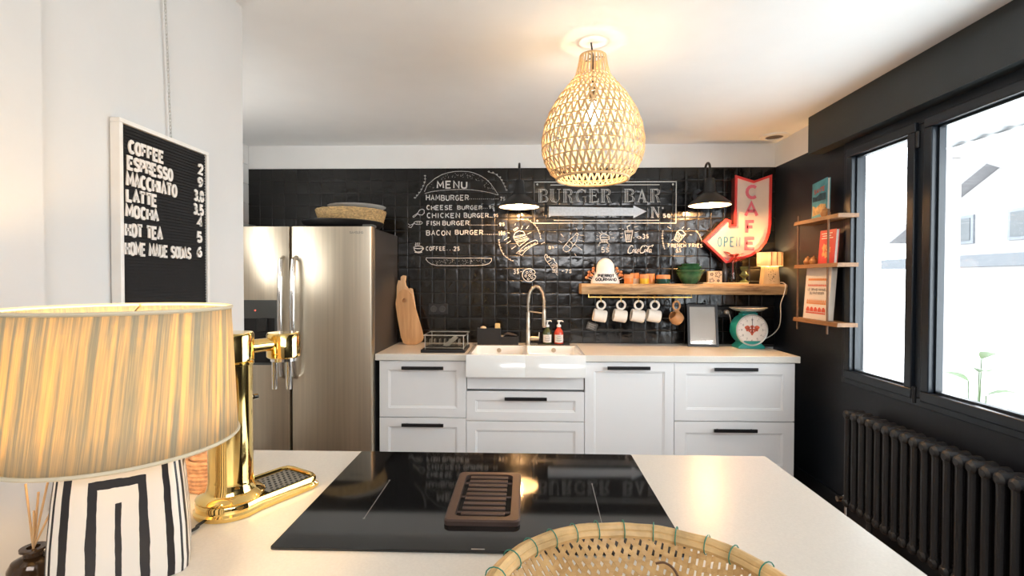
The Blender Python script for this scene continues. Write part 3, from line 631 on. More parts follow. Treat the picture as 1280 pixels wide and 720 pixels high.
for p, q in (((70, 130), (92, 142)), ((100, 112), (108, 132)), ((142, 130), (160, 118)), ((178, 132), (205, 118)), ((190, 160), (215, 148)), ((200, 188), (235, 188)), ((45, 165), (70, 170)), ((40, 205), (70, 200))): line(b, ZF, [p, q], .0035)
sprig(b, ZF, [(85, 245), (72, 262), (70, 280)], 9, 3); sprig(b, ZF, [(165, 245), (180, 262), (178, 280)], 9, 3)
row(b, ZF, '5$', 100, 182, 290, 342, .007); done(b, 'cupcake_drawing', 'chalk cupcake with price')
b = BM()
line(b, ZF, [(348, 115), (432, 112), (412, 228), (362, 230)], .006, True); line(b, ZF, [(345, 128), (432, 126)], .005); line(b, ZF, [(385, 112), (370, 72), (405, 55)], .007)
for k in range(4): line(b, ZF, [(362+k*14, 150), (366+k*11, 215)], .0045)
for p, q in (((285, 92), (305, 88)), ((322, 92), (335, 100)), ((445, 75), (495, 65)), ((450, 135), (490, 125)), ((295, 145), (330, 142)), ((300, 190), (330, 178)), ((435, 192), (450, 185))): line(b, ZF, [p, q], .0035)
line(b, ZF, [(475, 185), (495, 172), (520, 182), (520, 192), (495, 196)], .005, True); row(b, ZF, '3$', 535, 598, 150, 196, .007); done(b, 'soda_cup_drawing', 'chalk soda cup with price')
b = BM()
for P, wd in (([(436, 292), (430, 272), (414, 270), (395, 292), (382, 322), (383, 348), (400, 354), (422, 345), (438, 336), (462, 344), (492, 350)], .0068),
              ([(440, 312), (430, 322), (428, 336), (440, 338), (448, 324), (445, 310), (438, 312)], .0052), ([(476, 308), (462, 312), (457, 328), (464, 336), (476, 330)], .0052),
              ([(500, 308), (486, 312), (482, 328), (490, 334), (500, 322), (504, 308), (500, 330), (508, 334)], .0052), ([(508, 318), (520, 316)], .0050),
              ([(556, 286), (552, 270), (538, 272), (518, 295), (508, 325), (514, 348), (534, 350), (552, 338)], .0072), ([(566, 310), (556, 318), (554, 336), (566, 338), (574, 324), (570, 310)], .0052),
              ([(584, 338), (582, 322), (596, 288), (606, 272), (600, 300), (590, 326), (594, 342)], .0052), ([(624, 310), (610, 314), (604, 334), (612, 344), (622, 330), (630, 308), (624, 338), (632, 346)], .0052),
              ([(538, 272), (562, 266), (584, 280), (612, 282), (640, 266), (650, 264), (634, 288)], .0050)): line(b, ZF, P, wd)
done(b, 'soft_drink_logo', 'white flowing script logo')
b = BM(); sprig(b, ZF, [(750, 120), (746, 170), (748, 230), (758, 275), (770, 310)], 10, 9); sprig(b, ZF, [(1105, 120), (1140, 165), (1165, 225)], 9, 7)
line(b, ZF, [(905, 118), (870, 205), (918, 235), (992, 152)], .006); line(b, ZF, [(905, 118), (930, 108), (955, 112), (992, 150), (960, 165), (930, 150), (905, 118)], .007)
for k in range(4): line(b, ZF, [(900+k*18, 140+k*6), (888+k*14, 205+k*6)], .005)
for p, q in (((800, 70), (835, 90)), ((955, 88), (975, 70)), ((1010, 100), (1035, 88)), ((1035, 155), (1060, 158)), ((970, 222), (990, 240)), ((840, 220), (858, 205))): line(b, ZF, [p, q], .004)
row(b, ZF, 'FRENCH FRIES', 808, 1170, 255, 288, .006); row(b, ZF, '6$', 888, 945, 298, 345, .006); done(b, 'french_fries_drawing', 'chalk cone of fries with price')
# burger bar board
b = BM()
for P, wd in (([(28, 76), (28, 607)], .009),): line(b, ZD, P, wd)
a = ZD(28, 78); c = ZE(874, 605); e = .0045
ribbon(b, [(a[0], a[1]), (c[0], a[1]), (c[0], c[1]), (a[0], c[1])], .007, cm, 0, True)
ribbon(b, [ZD(238, 116), (ZE(665, 118)[0], ZD(238, 116)[1])], .006, cm); ribbon(b, [ZD(280, 571), (ZE(655, 571)[0], ZD(280, 571)[1])], .006, cm)
for Z, p in ((ZD, (68, 108)), (ZD, (68, 576)), (ZE, (836, 108)), (ZE, (705, 412))): line(b, Z, arc(p[0], p[1], 6, 6, 0, 360, 8), .008)
done(b, 'sign_border', 'white chalk double border')
def inline(b, ch, x0, x1, yt, yb, Z, wd=.0034):
    x0, zb = Z(x0, yb); x1, zt = Z(x1, yt); W, H = x1-x0, zt-zb
    def R(P): ribbon(b, [(x0+u*W, zb+v*H) for u, v in P], wd, cm)
    def stem(u, k=(.0, .13, .26)):
        for d in k: R([(u+d, .02), (u+d, .98)])
        R([(u-.08, .0), (u+.34, .0)]); R([(u-.08, 1.0), (u+.34, 1.0)])
    if ch in 'BR':
        stem(.08); 
        for o in (0, .14):
            R([(.42, 1-o*.4), (.66-o*.3, 1-o*.5), (.86-o, .9-o*.3), (.9-o, .74), (.8-o*.8, .58), (.45, .54)])
        if ch == 'B':
            for o in (0, .14): R([(.45, .52), (.8-o*.4, .46), (.96-o, .26), (.86-o*.8, .06+o*.3), (.42, .0+o*.35)])
        else:
            for o in (0, .16): R([(.5+o*.6, .52), (.74-.1+o, .3), (.8-.1+o, .04), (.92, 0)])
            R([(.68, 0), (1, 0)])
    elif ch == 'U':
        for d in (0, .13, .26): R([(.08+d, 1), (.08+d, .25), (.2+d*.8, .06+d*.2), (.5, .0+d*.2)])
        R([(.0, 1), (.42, 1)]); R([(.66, 1), (1, 1)]); R([(.5, 0), (.72, .06), (.84, .25), (.84, 1)])
    elif ch == 'G':
        for o in (0, .13): R([(.92-o*.3, .72), (.86-o*.5, .9-o*.2), (.6, 1-o*.3), (.28+o, .92-o*.3), (.08+o, .66), (.06+o, .4), (.2+o, .1+o*.3), (.5, 0+o*.2), (.74, .06), (.8, .2), (.8, .42)])
        R([(.92, .72), (.92, 1)]); R([(.62, .42), (1.02, .42)]); R([(.92, .42), (.92, .0)])
    elif ch == 'E':
        stem(.08); R([(.42, 1), (.92, 1), (.94, .72), (.84, .9), (.44, .95)]); R([(.42, 0), (.94, 0), (.97, .3), (.86, .08), (.44, .05)]); R([(.42, .54), (.68, .54), (.72, .68), (.72, .36), (.68, .5), (.42, .5)])
    elif ch == 'A':
        R([(.5, 1), (.12, .0)]); R([(.5, .86), (.2, .0)])
        for d in (0, .12, .24): R([(.5+d*.1, 1-d*.3), (.66+d, 0)])
        R([(-.02, 0), (.34, 0)]); R([(.56, 0), (1.02, 0)]); R([(.24, .3), (.74, .3)])
    elif ch == 'N':
        for d in (0, .12): R([(.12+d, 0), (.12+d, 1)])
        R([(0, 0), (.36, 0)]); R([(0, 1), (.3, 1)]); R([(.2, 1), (.86, .0)]); R([(.34, 1), (.94, .08)]); R([(.9, 0), (.9, 1)]); R([(.76, 1), (1.04, 1)])
b = BM()
for ch, x0, x1 in (('B', 78, 212), ('U', 226, 372), ('R', 398, 532), ('G', 558, 700), ('E', 732, 862), ('R', 884, 1024)): inline(b, ch, x0, x1, 170, 338, ZD)
for ch, x0, x1 in (('B', 208, 345), ('A', 366, 508), ('R', 540, 680)): inline(b, ch, x0, x1, 168, 336, ZE)
done(b, 'burger_bar_lettering', 'outlined chalk words BURGER BAR')
b = BM(); inline(b, 'N', 550, 662, 400, 535, ZE, .0045); row(b, ZE, '50', 708, 800, 490, 532, .009, 0, .6); done(b, 'number_lettering', 'chalk number sign')
b = BM(); a0 = ZD(218, 412); a1 = ZD(218, 512); tip = ZE(497, 455); hx = ZE(326, 455)[0]; ht = ZE(326, 378)[1]; hb_ = ZE(326, 543)[1]
pts = [(a0[0], a1[1]-.012), (a0[0]+.02, a1[1]), (hx, a1[1]), (hx, hb_), tip, (hx, ht), (hx, a0[1]), (a0[0], a0[1]+.012)]
b.faces.new([b.verts.new(cm(u, v, 0)) for u, v in pts]); done(b, 'arrow_drawing', 'filled pale chalk arrow pointing right', CHALKB)
# ------------------------------------------------------------------ cafe sign
FY = 3.89; ZS = zm(870, 210, 6)
def zs(zx, zy): q = at(870+zx/6, 210+zy/6, 1, FY); return (q.x, q.z)
RED = mat('sign_red', (.62, .05, .045), .4, var=.12); SIGNW = mat('sign_cream', (.66, .56, .49), .5, var=.05, sc=9)
poly = [zs(*p) for p in ((298, 66), (430, 106), (556, 62), (552, 300), (549, 420), (540, 485), (515, 555), (470, 612), (410, 652), (350, 672), (265, 678), (248, 702), (222, 706), (62, 550), (222, 390), (250, 400), (250, 436), (290, 432))]
c0 = zs(420, 420); c0 = (c0[0], FY, c0[1])
t = thing('cafe_arrow_sign', 'red rimmed arrow sign reading CAFE and OPEN on the corner tiles', 'sign', (c0[0], YB, c0[2]))
b = BM(); prism(b, poly, lambda x, z: (x, FY, z), lambda x, z: (x, YB-.004, z)); part(t, 'casing', b, mat('sign_side', (.10, .018, .016), .5), 'dark red sides', smooth=False)
b = BM(); ribbon(b, poly, .017, lambda u, v, d: (u, FY-d, v), .016, True); part(t, 'rim', b, RED, smooth=False)
b = BM(); prism(b, poly, lambda x, z: (x, FY-.003, z), lambda x, z: (x, FY, z)); part(t, 'face_panel', b, SIGNW, 'cream face', smooth=False)
def sm(u, v, d): return (u, FY-.005-d, v)
PINK = mat('letter_pink', (.72, .16, .22), .5, var=.08); PINKL = mat('letter_pale_pink', (.78, .42, .40), .5, var=.08)
for ch, x0, x1, y0, y1, m in (('C', 378, 460, 137, 225, PINK), ('A', 370, 456, 262, 358, PINK), ('F', 378, 438, 402, 486, PINK), ('E', 372, 442, 530, 606, PINK)):
    b = BM(); a = zs(x0, y1); c = zs(x1, y0); text(b, ch, a[0], c[0], a[1], c[1], .024, sm); part(t, 'letter', b, m, smooth=False)
for k, ch in enumerate('OPEN'):
    x0 = 160+k*46; b = BM(); a = zs(x0, 588); c = zs(x0+33, 520); text(b, ch, a[0]+.004, c[0]-.004, a[1], c[1], .0085 if ch != 'N' else .0075, sm, serif=ch != 'N'); part(t, 'letter', b, mat('letter_blue', (.025, .20, .36), .5), smooth=False)
# ------------------------------------------------------------------ long shelf
SY = 3.772; q = at(727, 354.5, 1, SY); zt = 1.398; zb = 1.318; sx0 = .422
WOODS = wood('live_edge_wood', (.17, .08, .03), (.66, .43, .21), 0, 20, .55, .8)
b = BM(); n = 70; prev = None
for i in range(n+1):
    x = sx0+(XW-.002-sx0)*i/n; d = .012*noise.noise((x*5, 2, 0))+.005*noise.noise((x*22, 5, 0)); d2 = .016*noise.noise((x*6, 8, 3))
    r = [b.verts.new(p) for p in ((x, YB-.004, zt), (x, SY+.01+d, zt), (x, SY+d, zt-.014), (x, SY+d2, zt-.045), (x, SY+.018+d2, zb+.004*noise.noise((x*9, 1, 1))), (x, YB-.004, zb))]
    if prev:
        for k in range(6): b.faces.new((prev[k], prev[(k+1) % 6], r[(k+1) % 6], r[k]))
    else: b.faces.new(r)
    prev = r
b.faces.new(prev[::-1])
solo('wooden_shelf', 'long thick live-edge wooden shelf under the chalk drawings', 'shelf', b, WOODS, (1.2, 3.87, zb), ang=.9)
# rail
RY = 3.87; zr = at(800, 371.5, 1, RY).z; x0 = at(735, 371, 1, RY).x; x1 = at(865, 371, 1, RY).x
t = thing('hook_rail', 'brass rail with hooks under the wooden shelf', 'rail', ((x0+x1)/2, RY, zr))
part(t, 'bar', tb([(x0, RY, zr), (x1, RY, zr)], .0065, 10), BRASSM)
for x in (x0+.004, x1-.004): part(t, 'bracket', tb([(x, RY, zr), (x, RY, zb+.003)], .004, 8), BRASSM)
HK = [751, 776, 798, 818, 845]; hz = []
for px in HK:
    x = at(px, 375, 1, RY).x; b = BM(); tube(b, [(x+.0095*math.cos(a*PI/8), RY, zr+.0095*math.sin(a*PI/8)) for a in range(-2, 11)], .003, 8)
    tube(b, [(x, RY, zr-.008), (x, RY, zr-.022), (x, RY-.006, zr-.034), (x, RY-.016, zr-.038), (x, RY-.024, zr-.031), (x, RY-.025, zr-.022)], .0032, 8); part(t, 'hook', b, BRASSM); hz.append((x, RY-.013, zr-.0345))
def mug(name, label, loc, m, tilt, group=None):
    t = thing(name, label, 'mug', loc, group); Rr, H = .048, .100
    # the ring handle hangs on the hook; body below it lies on its side
    ring_r = .031; rc = Vector((0, 0, -ring_r+.0045)); ax = Vector((math.cos(tilt), 0, math.sin(tilt))); dn = Vector((math.sin(tilt), 0, -math.cos(tilt)))
    b = BM(); tube(b, [Vector(rc)+ax*ring_r*math.cos(a*2*PI/28)+dn*ring_r*math.sin(a*2*PI/28) for a in range(28)], .0085, 10, True)
    M4 = Matrix.Translation(rc+dn*(ring_r+.004+Rr)-ax*H*.45)@Matrix((( ax.x, 0, dn.x, 0), (0, 1, 0, 0), (ax.z, 0, dn.z, 0), (0, 0, 0, 1)))@Matrix.Rotation(PI/2, 4, 'Y')
    b2 = lat([(0, .0), (Rr*.9, 0), (Rr, .006), (Rr, H-.003), (Rr-.003, H), (Rr-.006, H-.003), (Rr-.006, .008), (0, .008)], 36)
    # opening faces the left, towards the lower left
    bmesh.ops.transform(b2, matrix=M4@Matrix.Translation((0, 0, H))@Matrix.Rotation(PI, 4, 'X'), verts=b2.verts)
    for bb, nm in ((b2, 'cup'), (b, 'handle')):
        bmesh.ops.translate(bb, verts=bb.verts, vec=Vector(loc)); part(t, nm, bb, m)
    return t
MUGW = mat('mug_white', (.80, .74, .66), .35, var=.03)
g = mug('mug', 'white mug hanging on the leftmost brass hook above the dark card', hz[0], MUGW, -.17, 'white mugs on the brass rail')
for k, l in ((1, 'white mug hanging second from the left on the brass hooks'), (2, 'white mug hanging third from the left on the brass hooks'), (3, 'white mug hanging next to the brown gourd cup')): dup(g, hz[k], l)
# brown cup
q = hz[4]; TAN = mat('calabash_tan', (.48, .24, .10), .45, var=.2, sc=12)
t = thing('wooden_scoop', 'tan wooden scoop cup hanging at the right end of the brass rail', 'scoop', q)
b = BM(); c = Vector(q)+Vector((0, 0, -.030)); tube(b, [c+Vector((.026*math.cos(a*2*PI/24), 0, .033*math.sin(a*2*PI/24))) for a in range(24)], .0075, 10, True); part(t, 'handle', b, TAN)
b = lat([(0, -.055), (.025, -.052), (.046, -.036), (.054, -.01), (.050, .018), (.036, .040), (.030, .040), (.043, .016), (.047, -.01), (.04, -.03), (0, -.047)], 30)
bmesh.ops.transform(b, matrix=Matrix.Translation(c+Vector((-.004, -.004, -.092)))@Matrix.Rotation(-.95, 4, 'Y')@Matrix.Rotation(.35, 4, 'X'), verts=b.verts); part(t, 'bowl', b, TAN)
b = BM(); tube(b, [c+Vector((.004, 0, -.03)), c+Vector((.014, 0, -.055)), c+Vector((.022, 0, -.08))], [.014, .016, .02], 12); part(t, 'neck', b, TAN)
# card
q = at(740, 408, 1, YB-.012); b = BM(); 
box(b, -.042, .042, -.002, .002, -.030, .030); bmesh.ops.transform(b, matrix=Matrix.Translation(q)@Matrix.Rotation(.28, 4, 'Y'), verts=b.verts)
t = thing('slate_tag', 'small dark tag fixed askew on the tiles below the first mug', 'tag', q); part(t, 'card', b, mat('slate_grey', (.06, .06, .058), .7, var=.3, sc=60), smooth=False)
b = BM()
for k in range(4): ribbon(b, [(-.03, .016-k*.011), (.028-(k % 2)*.01, .016-k*.011)], .0022, lambda u, v, d: tuple(Matrix.Translation(q)@Matrix.Rotation(.28, 4, 'Y')@Vector((u, -.0025, v))))
part(t, 'writing', b, CHALKG, 'faint chalk lines', smooth=False)
# ------------------------------------------------------------------ things on the long shelf
def onshelf(px, y=3.86): return at(px, 350, 1, y).x
# lollipop holder
x = onshelf(756.5); c = (x, 3.86, zt); HW = mat('holder_white', (.84, .80, .76), .3, var=.02)
t = thing('lollipop_holder', 'white ceramic lollipop holder with black lettering on the left shelf end', 'holder', c)
b = BM(); rows = []
for z, rx, ry in ((0, .108, .045), (.004, .112, .048), (.02, .110, .048), (.05, .096, .046), (.075, .080, .044), (.09, .071, .043), (.115, .070, .045), (.14, .067, .045), (.165, .056, .041), (.182, .040, .032), (.194, .020, .018), (.197, .004, .004)):
    rows.append([b.verts.new((x+rx*math.cos(2*PI*k/36), 3.86+ry*math.sin(2*PI*k/36), zt+z)) for k in range(36)])
for p, r in zip(rows, rows[1:]):
    for k in range(36): b.faces.new((p[k], p[(k+1) % 36], r[(k+1) % 36], r[k]))
b.faces.new(rows[0][::-1]); b.faces.new(rows[-1]); part(t, 'body', b, HW)
def hm(u, v, d):
    z = v-zt; rx = .112-(z-.01)*.42; ry = .0485-(z)*.03; k = max(-.97, min(.97, (u-x)/rx)); return (u, 3.86-ry*math.sqrt(1-k*k)-.0015, v)
b = BM(); text(b, 'PIERROT', x-.060, x+.062, zt+.051, zt+.070, .0068, hm, 0, .35); text(b, 'GOURMAND', x-.078, x+.080, zt+.022, zt+.042, .0068, hm, 0, .3); part(t, 'lettering', b, BLACKP, 'black lettering', smooth=False)
LOL = mat('lollipop_orange', (.62, .22, .08), .3, var=.2)
for s, nm in ((-1, 'left'), (1, 'right')):
    for i, (dx, dz, dy) in enumerate(((.095, .095, -.012), (.122, .088, .01), (.108, .066, -.02), (.128, .062, .0), (.090, .118, .012), (.145, .046, -.012))):
        h = Vector((x+s*dx, 3.86+dy, zt+dz)); base = Vector((x+s*(.066 if dz > .06 else .082), 3.86+dy*.4, zt+dz*.45))
        lt = thing('lollipop', 'small orange lollipop in the %s cluster of the white lettered holder' % nm, 'lollipop', base, 'lollipops in the %s side of the holder' % nm)
        part(lt, 'stick', tb([base, h], .0022, 6), HW); part(lt, 'candy', lat([(0, -.013), (.009, -.009), (.013, 0), (.009, .009), (0, .013)], 14, h), LOL)
# small jars
TERRA = mat('terracotta', (.62, .26, .10), .6, var=.1)
def jar(label, px, y, rad, hb, hl, mb):
    x = onshelf(px, y); t = thing('storage_jar', label, 'jar', (x, y, zt), 'small lidded jars on the wooden shelf')
    part(t, 'body', lat([(0, 0), (rad*.95, 0), (rad, .004), (rad, hb), (0, hb)], 28, (x, y, zt)), mb); part(t, 'lid', lat([(0, hb), (rad*1.02, hb), (rad*1.02, hb+hl-.003), (rad*.97, hb+hl), (0, hb+hl)], 28, (x, y, zt)), TERRA, 'terracotta lid')
jar('orange jar in front left of the jar row beside the lollipop holder', 785.7, 3.825, .034, .042, .030, mat('glaze_orange', (.70, .22, .05), .2))
jar('cream jar half hidden behind the front orange jar', 793.2, 3.89, .034, .040, .042, mat('glaze_cream', (.78, .62, .42), .25))
jar('yellow jar with terracotta lid in the middle of the jar row', 805.2, 3.825, .034, .040, .033, mat('glaze_yellow', (.75, .45, .04), .2))
jar('orange jar half hidden behind the yellow jar', 812.8, 3.89, .034, .042, .036, mat('glaze_coral', (.72, .28, .08), .25))
jar('wide dark green jar with terracotta lid left of the green bowls', 829, 3.83, .050, .038, .030, mat('glaze_dark_green', (.015, .06, .045), .1))
# green bowls
GREEN = mat('green_glaze', (.035, .11, .045), .15, var=.5, sc=14, coat=.3)
x = onshelf(862, 3.865)
def gbowl(label, z, r, h, dx=0):
    pr = [(0, 0), (r*.5, 0), (r*.55, .004), (r*.8, h*.45), (r*.95, h*.8), (r, h*.92), (r*1.02, h), (r*.96, h), (r*.85, h*.7), (r*.45, .012), (0, .010)]
    solo('green_bowl', label, 'bowl', lat(pr, 40, (x+dx, 3.865, z)), GREEN, (x+dx, 3.865, z), 'stacked green glazed bowls')
gbowl('dark green glazed bowl at the bottom of the stack', zt, .100, .088); gbowl('green glazed bowl second from the bottom of the stack', zt+.052, .112, .056, .004); gbowl('green glazed bowl second from the top of the stack', zt+.080, .092, .054, -.004); gbowl('small green glazed bowl on top of the stack', zt+.108, .070, .046, .006)
# tile block
x = onshelf(893, 3.84); t = thing('patterned_box', 'small cream box with dark painted flowers behind the dark bottle', 'box', (x, 3.85, zt))
a = at(885, 338, 1, 3.84).x; c2 = at(902.5, 338, 1, 3.84).x; h = .098
part(t, 'body', bx(a, c2, 3.835, 3.87, zt, zt+h), mat('box_cream', (.66, .50, .32), .5), bevel=.003)
b = BM(); mpf = lambda u, v, d: (u, 3.8335, v)
for (u, v, s) in ((.25, .25, .020), (.7, .72, .024), (.72, .25, .010), (.25, .75, .012)):
    cx_, cz_ = a+(c2-a)*u, zt+h*v; ribbon(b, [(cx_+s*(1+.35*math.cos(5*k*2*PI/30))*math.cos(k*2*PI/30)*.75, cz_+s*(1+.35*math.cos(5*k*2*PI/30))*math.sin(k*2*PI/30)*.75) for k in range(30)], .004, mpf, 0, True)
part(t, 'painted_flower', b, mat('flower_ink', (.05, .03, .03), .6), smooth=False)
# tray with bottles
a = onshelf(897, 3.83); c2 = onshelf(934, 3.83)
solo('serving_board', 'thin pale board lying under the bottles on the shelf', 'board', bx(a-.12, c2, 3.80, 3.935, zt+.0005, zt+.010), mat('pale_board', (.66, .50, .33), .5), ((a+c2)/2, 3.87, zt), bevel=.003)
BZ = zt+.0105
def bottle(name, label, px, y, pr, m):
    x = onshelf(px, y); return solo(name, label, 'bottle', lat(pr, 28, (x, y, BZ)), m, (x, y, BZ)), x
_, xb = bottle('dark_bottle', 'slim dark glass bottle left of the clear vase', 906, 3.895, [(0, 0), (.024, 0), (.026, .004), (.026, .085), (.022, .105), (.011, .128), (.010, .155), (.013, .158), (.012, .165), (0, .165)], mat('dark_glass', (.02, .022, .03), .08, spec=.7))
x = onshelf(916, 3.85); vz = thing('glass_vase', 'clear glass bottle vase holding red leaf sprigs', 'vase', (x, 3.85, BZ))
part(vz, 'glass', lat([(0, 0), (.028, 0), (.031, .006), (.031, .075), (.026, .105), (.014, .135), (.013, .165), (.016, .168), (.011, .166), (.011, .135), (.022, .104), (.027, .074), (.027, .01), (0, .008)], 28, (x, 3.85, BZ)), CLEAR)
part(vz, 'water', lat([(0, .009), (.0262, .0095), (.0262, .07), (0, .07)], 24, (x, 3.85, BZ)), CLEAR)
b = BM(); REDL = mat('red_leaf', (.55, .06, .04), .5, var=.3); s_ = BM()
for k in range(17):
    a = k*2.4; e = Vector((x+.052*math.cos(a)*(.3+.7*(k % 3)/2), 3.845+.03*math.sin(a), BZ+.175+.028*(k % 5)/2)); 
    if k < 6: tube(s_, [(x, 3.85, BZ+.02), (x+.003*math.cos(a), 3.85+.003*math.sin(a), BZ+.15), e], .0016, 5)
    leaf(b, e-Vector((0, 0, .012)), (math.cos(a), math.sin(a)*.6, .5), .050, .016, .1)
rs = thing('leaf_sprig', 'dark red leaf sprigs standing in the clear vase', 'leaves', (x, 3.85, BZ+.02)); part(rs, 'foliage', b, REDL); part(rs, 'stem', s_, REDL)
x = onshelf(930, 3.86); solo('green_candlestick', 'green glazed candlestick right of the clear vase', 'candlestick', lat([(0, 0), (.036, 0), (.038, .006), (.030, .012), (.014, .022), (.012, .036), (.026, .048), (.034, .054), (.034, .062), (.022, .068), (.016, .085), (.024, .096), (.030, .108), (.033, .122), (.026, .122), (.018, .100), (0, .10)], 32, (x, 3.86, BZ)), mat('olive_glaze', (.13, .14, .05), .2, var=.3), (x, 3.86, BZ))
# shelf lamp
y = 3.835; x = onshelf(962, y); zz = at(960, 333, 1, y).z; z2 = at(960, 316, 1, y).z
t = thing('shelf_lamp', 'small glowing lamp with striped shade on the right shelf end', 'lamp', (x, y, zt))
PERF = wood('lamp_pale_wood', (.60, .42, .22), (.74, .56, .34), 2, 12, .5)
b = BM(); v = []
for z, hx_, hy in ((zt, .064, .036), (zz, .052, .030)): v.append([b.verts.new((x+s*hx_, y+q*hy, z)) for s, q in ((-1, -1), (1, -1), (1, 1), (-1, 1))])
b.faces.new(v[0][::-1]); b.faces.new(v[1])
for k in range(4): b.faces.new((v[0][k], v[0][(k+1) % 4], v[1][(k+1) % 4], v[1][k]))
part(t, 'base', b, PERF, smooth=False, bevel=.003)
b = BM()
for k in range(34):
    u, w_ = random.uniform(-.55, .55), random.uniform(.12, .88); h_ = (zz-zt)*w_; yy = y-.036+(.006)*w_-.0008
    tube(b, [(x+u*.055, yy, zt+h_), (x+u*.055, yy+.002, zt+h_)], random.uniform(.0018, .0036), 7)
part(t, 'perforation', b, mat('hole_dark', (.10, .06, .03), .8), 'small dark holes')
def shade_mat(name, c0, c1, scale, trans, seed=0):
    m = bpy.data.materials.new(name); m.use_nodes = True; tt = m.node_tree; tt.nodes.clear(); N = tt.nodes.new; L = tt.links.new
    o = N('ShaderNodeOutputMaterial'); tc = N('ShaderNodeTexCoord'); mp = N('ShaderNodeMapping'); mp.inputs['Scale'].default_value = scale; L(tc.outputs['UV'], mp.inputs[0])
    n = N('ShaderNodeTexNoise'); n.inputs['Scale'].default_value = 1; n.inputs['Detail'].default_value = 5; n.inputs['Roughness'].default_value = .75; L(mp.outputs[0], n.inputs['Vector'])
    r = N('ShaderNodeValToRGB'); r.color_ramp.elements[0].position = .42; r.color_ramp.elements[1].position = .60; r.color_ramp.elements[0].color = (*c0, 1); r.color_ramp.elements[1].color = (*c1, 1); L(n.outputs[0], r.inputs[0])
    d = N('ShaderNodeBsdfDiffuse'); d.inputs[0].default_value = (.62, .58, .46, 1); tr = N('ShaderNodeBsdfTranslucent'); L(r.outputs[0], tr.inputs[0])
    mx = N('ShaderNodeMixShader'); mx.inputs[0].default_value = trans; L(d.outputs[0], mx.inputs[1]); L(tr.outputs[0], mx.inputs[2]); L(mx.outputs[0], o.inputs[0]); return m
def uvlathe(bm, prof, n, c, skew=0):
    """open revolved sheet with u round and v along"""
    uv = bm.loops.layers.uv.new('UVMap'); rows = []
    for j, (r, z) in enumerate(prof): rows.append([bm.verts.new((c[0]+r*math.cos(2*PI*i/n), c[1]+r*math.sin(2*PI*i/n), c[2]+z)) for i in range(n)])
    m_ = len(prof)-1
    for j in range(m_):
        for i in range(n):
            f = bm.faces.new((rows[j][i], rows[j][(i+1) % n], rows[j+1][(i+1) % n], rows[j+1][i]))
            for lp, (a, b_) in zip(f.loops, ((i, j), (i+1, j), (i+1, j+1), (i, j+1))): lp[uv].uv = (a/n+skew*b_/m_, b_/m_)
    return bm
r = (at(979, 325, 1, y).x-at(949, 325, 1, y).x)/2
sh = uvlathe(BM(), [(r, 0), (r, (z2-zz)/2), (r, z2-zz)], 48, (x, y, zz+.002))
so2 = part(t, 'shade', sh, shade_mat('striped_fabric', (.80, .60, .36), (1, .92, .76), (34, .5, 1), .22), 'striped cream shade'); s2 = so2.modifiers.new('thickness', 'SOLIDIFY'); s2.thickness = .002
b = BM()
for a in (-1.9, -1.45, -1.0):
    for z in (0,): strip(b, [(x+(r+.003)*math.cos(a), y+(r+.003)*math.sin(a), zz+.003), (x+(r+.003)*math.cos(a), y+(r+.003)*math.sin(a), z2+.001)], [Vector((-math.sin(a), math.cos(a), 0))*.004]*2, [Vector((math.cos(a), math.sin(a), 0))*.0006]*2)
part(t, 'stripe', b, mat('shade_stripe', (.45, .22, .12), .8), 'brown woven stripes', smooth=False)
part(t, 'bulb', lat([(0, -.028), (.016, -.02), (.02, 0), (.014, .018), (0, .024)], 18, (x, y, (zz+z2)/2)), bulb_mat('warm_bulb_small', (1, .75, .42), 12), 'glowing bulb')
b = tb([(x, y, zz-.005), (x, y, zz+.03)], .012, 12); part(t, 'bulb_holder', b, BLACKP)
point('shelf_lamp_light', (x+.0, y, (zz+z2)/2), 13, (1, .58, .22), .015, t)
cord = [at(973, 353, 1, 3.83), at(979, 353.5, 1, 3.80), at(982, 357, 1, 3.765), at(980, 368, 1, 3.765), at(976, 380, 1, 3.77), at(976, 395, 1, 3.78), at(974, 408, 1, 3.8), at(967, 417, 1, 3.82), at(957, 423, 1, 3.84), at(945, 425, 1, 3.86)]
def smooth_path(P, n=6):
    P = [Vector(p) for p in P]; o = []
    for i in range(len(P)-1):
        p0, p1, p2, p3 = P[max(0, i-1)], P[i], P[i+1], P[min(len(P)-1, i+2)]
        for k in range(n):
            s = k/n; o.append(.5*((2*p1)+(p2-p0)*s+(2*p0-5*p1+4*p2-p3)*s*s+(3*p1-p0-3*p2+p3)*s**3))
    return o+[P[-1]]
CORDW = mat('white_cable', (.72, .68, .62), .45)
cd_ = smooth_path(cord+[at(925, 420, 1, 3.9), at(915, 410, 1, 3.92), at(913, 398, 1, 3.93), at(911, 391, 1, 3.945)])
t = thing('white_cable', 'white power cable from the shelf lamp down behind the scale to the socket', 'cable', cd_[0]); part(t, 'cord', tb(cd_, .0035, 8), CORDW)
pq = at(908, 390, 1, YB-.02); part(t, 'plug', tb([(pq.x, YB-.013, pq.z), (pq.x, YB-.04, pq.z), (pq.x+.012, YB-.05, pq.z-.003)], [.019, .017, .007], 14), CORDW)
